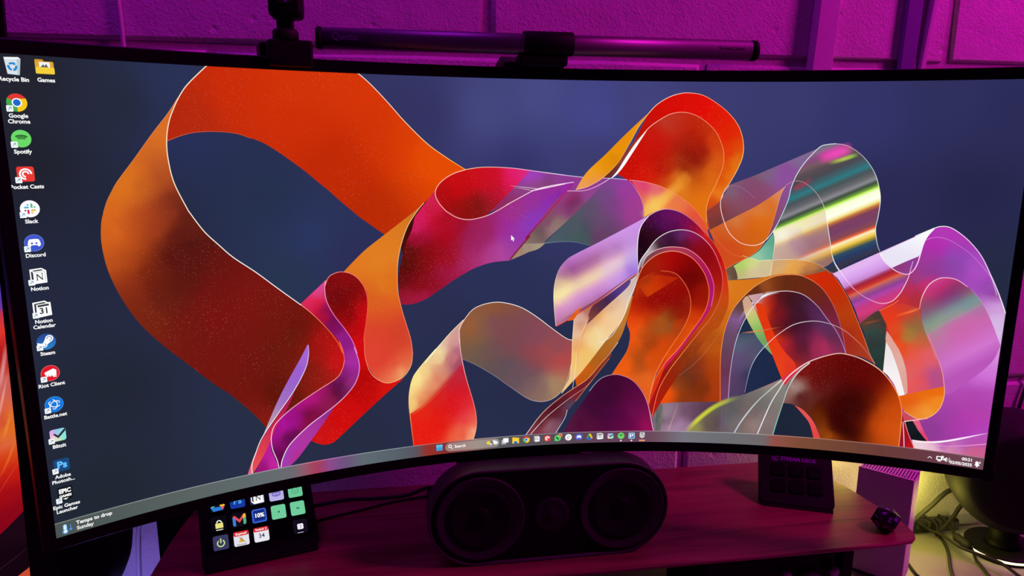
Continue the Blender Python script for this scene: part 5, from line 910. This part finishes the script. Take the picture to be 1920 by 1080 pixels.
cable('wall_cable', [(800, 172, -150), (788, 172, -190), (776, 172, -231), (771, 172, -266), (768, 168, -310), (765, 160, -420), (765, 158, -443)], 2.6, 'black cable on the wall above the yellow-ringed speaker')
cable('wall_cable', [(145, 172, 100), (147, 172, -100), (148, 171, -250), (148, 166, -300), (148, 170, -443)], 3.2, 'black cable hanging behind the curved monitor')

# black slab standing on the desk behind the left end of the riser
sl = thing('black_slab', (-418, 150, -445), 'black upright box behind the left end of the riser', 'device')
MB().box((-452, 164, -445), (-330, 174, -230)).build('body', M_VOID, sl, bevel=2)
MB().box((-448, 163.2, -440), (-334, 164.2, -236)).build('front_panel', M_VOID, sl)

# ------------------------------------------------------------------ light bar and webcam on the monitor
lbar = thing('monitor_light_bar', (-4, -8, 203), 'dark aluminium light bar clipped above the curved monitor', 'light bar')
mxa = lambda x, y, z: Matrix(((0, 0, 1, x), (1, 0, 0, y), (0, 1, 0, z), (0, 0, 0, 1)))
def barsec(k): return [(10.2 * k * math.copysign(abs(math.cos(t)) ** .8, math.cos(t)), 9.6 * k * math.copysign(abs(math.sin(t)) ** .8, math.sin(t))) for t in [2 * math.pi * i / 32 for i in range(32)]]
LB = (-10.0, 222.5)
b = MB(); b.loft([[(x, LB[0] + y, LB[1] + z) for y, z in barsec(1)] for x in (-212, 206)], True, True); tube = b.build('tube', M_ALU, lbar)
for x0, x1 in ((-217, -212), (213, 206)):
    b = MB(); b.loft([[(x, LB[0] + y, LB[1] + z) for y, z in barsec(k)] for x, k in ((x1, 1.03), ((x0 * .8 + x1 * .2), 1.03), (x0, .93))], True, True); b.build('end_cap', M_BLACK, lbar)
b = MB(); b.loft([[(x, LB[0] + y, LB[1] + z + .8) for y, z in barsec(k)] for x, k in ((-25.5, 1.10), (-24.5, 1.17), (22, 1.17), (23, 1.10))], True, True); b.build('bracket_sleeve', M_BLACK, lbar)
MB().box((-30, -17, 202.4), (18, 6, 214)).build('clip', M_BLACK, lbar, bevel=3, seg=3)
MB().box((-28, -7.5, 196.5), (16, -4.0, 206)).build('clip_lip', M_BLACK, lbar, bevel=1)
b = MB(); b.loft([[(x, y, z) for y, z in ((2, 203.5), (2, 207), (30, 215), (60, 211), (72, 192), (72, 150), (46, 150), (46, 203.5))] for x in (-42, 14)], True, False); b.build('counterweight', M_BLACK, lbar, bevel=6, seg=3)
f = Flat(0.03); f.text('Quntis', 0, 0, 8.5, '7a58a0', 0.0); f.build('lettering', lambda u, v, d: (-191 + u, LB[0] - 10.25 - d, LB[1] + 0.5 - v), lbar, [M_PRINT])
f = Flat(0.03); f.text('ScreenLinear', 0, 0, 5.2, '30203c', 0.0); f.build('lettering', lambda u, v, d: (183 + u, LB[0] - 10.25 - d, LB[1] + 0.5 - v), lbar, [M_PRINT])
wc = thing('webcam', (-238, -42, 202), 'black gimbal webcam clipped on the top left of the curved monitor', 'camera')
mw = Matrix.Translation((-238, -38, 0)) @ Matrix.Rotation(0.28, 4, 'Z')
MB().box((-19, -11, 193.5), (19, 16, 216), mw).build('clip_base', M_BLACK, wc, bevel=3, seg=3)
MB().box((-24, 4, 198), (-10, 30, 215), mw).build('clip_arm', M_BLACK, wc, bevel=3, seg=3)
MB().lathe([(11, 216), (11, 223), (9.5, 225)], Matrix.Translation((-240, -40, 0)), 32).build('swivel', M_GREY, wc)
MB().box((-7.5, -7, 224), (6, 7, 240), Matrix.Translation((-239, -40, 0))).build('gimbal_arm', M_BLACK, wc, bevel=2)
MB().box((-13, -13, 233), (15, 13, 268), Matrix.Translation((-239, -42, 0))).build('camera_head', M_BLACK, wc, bevel=5, seg=3)
MB().lathe([(9, 0), (9, 3), (7.5, 3.5), (7, 1.5), (0.1, 1.2)], mfront(-238, 252, -55), 32, False).build('lens', M_DIE, wc)
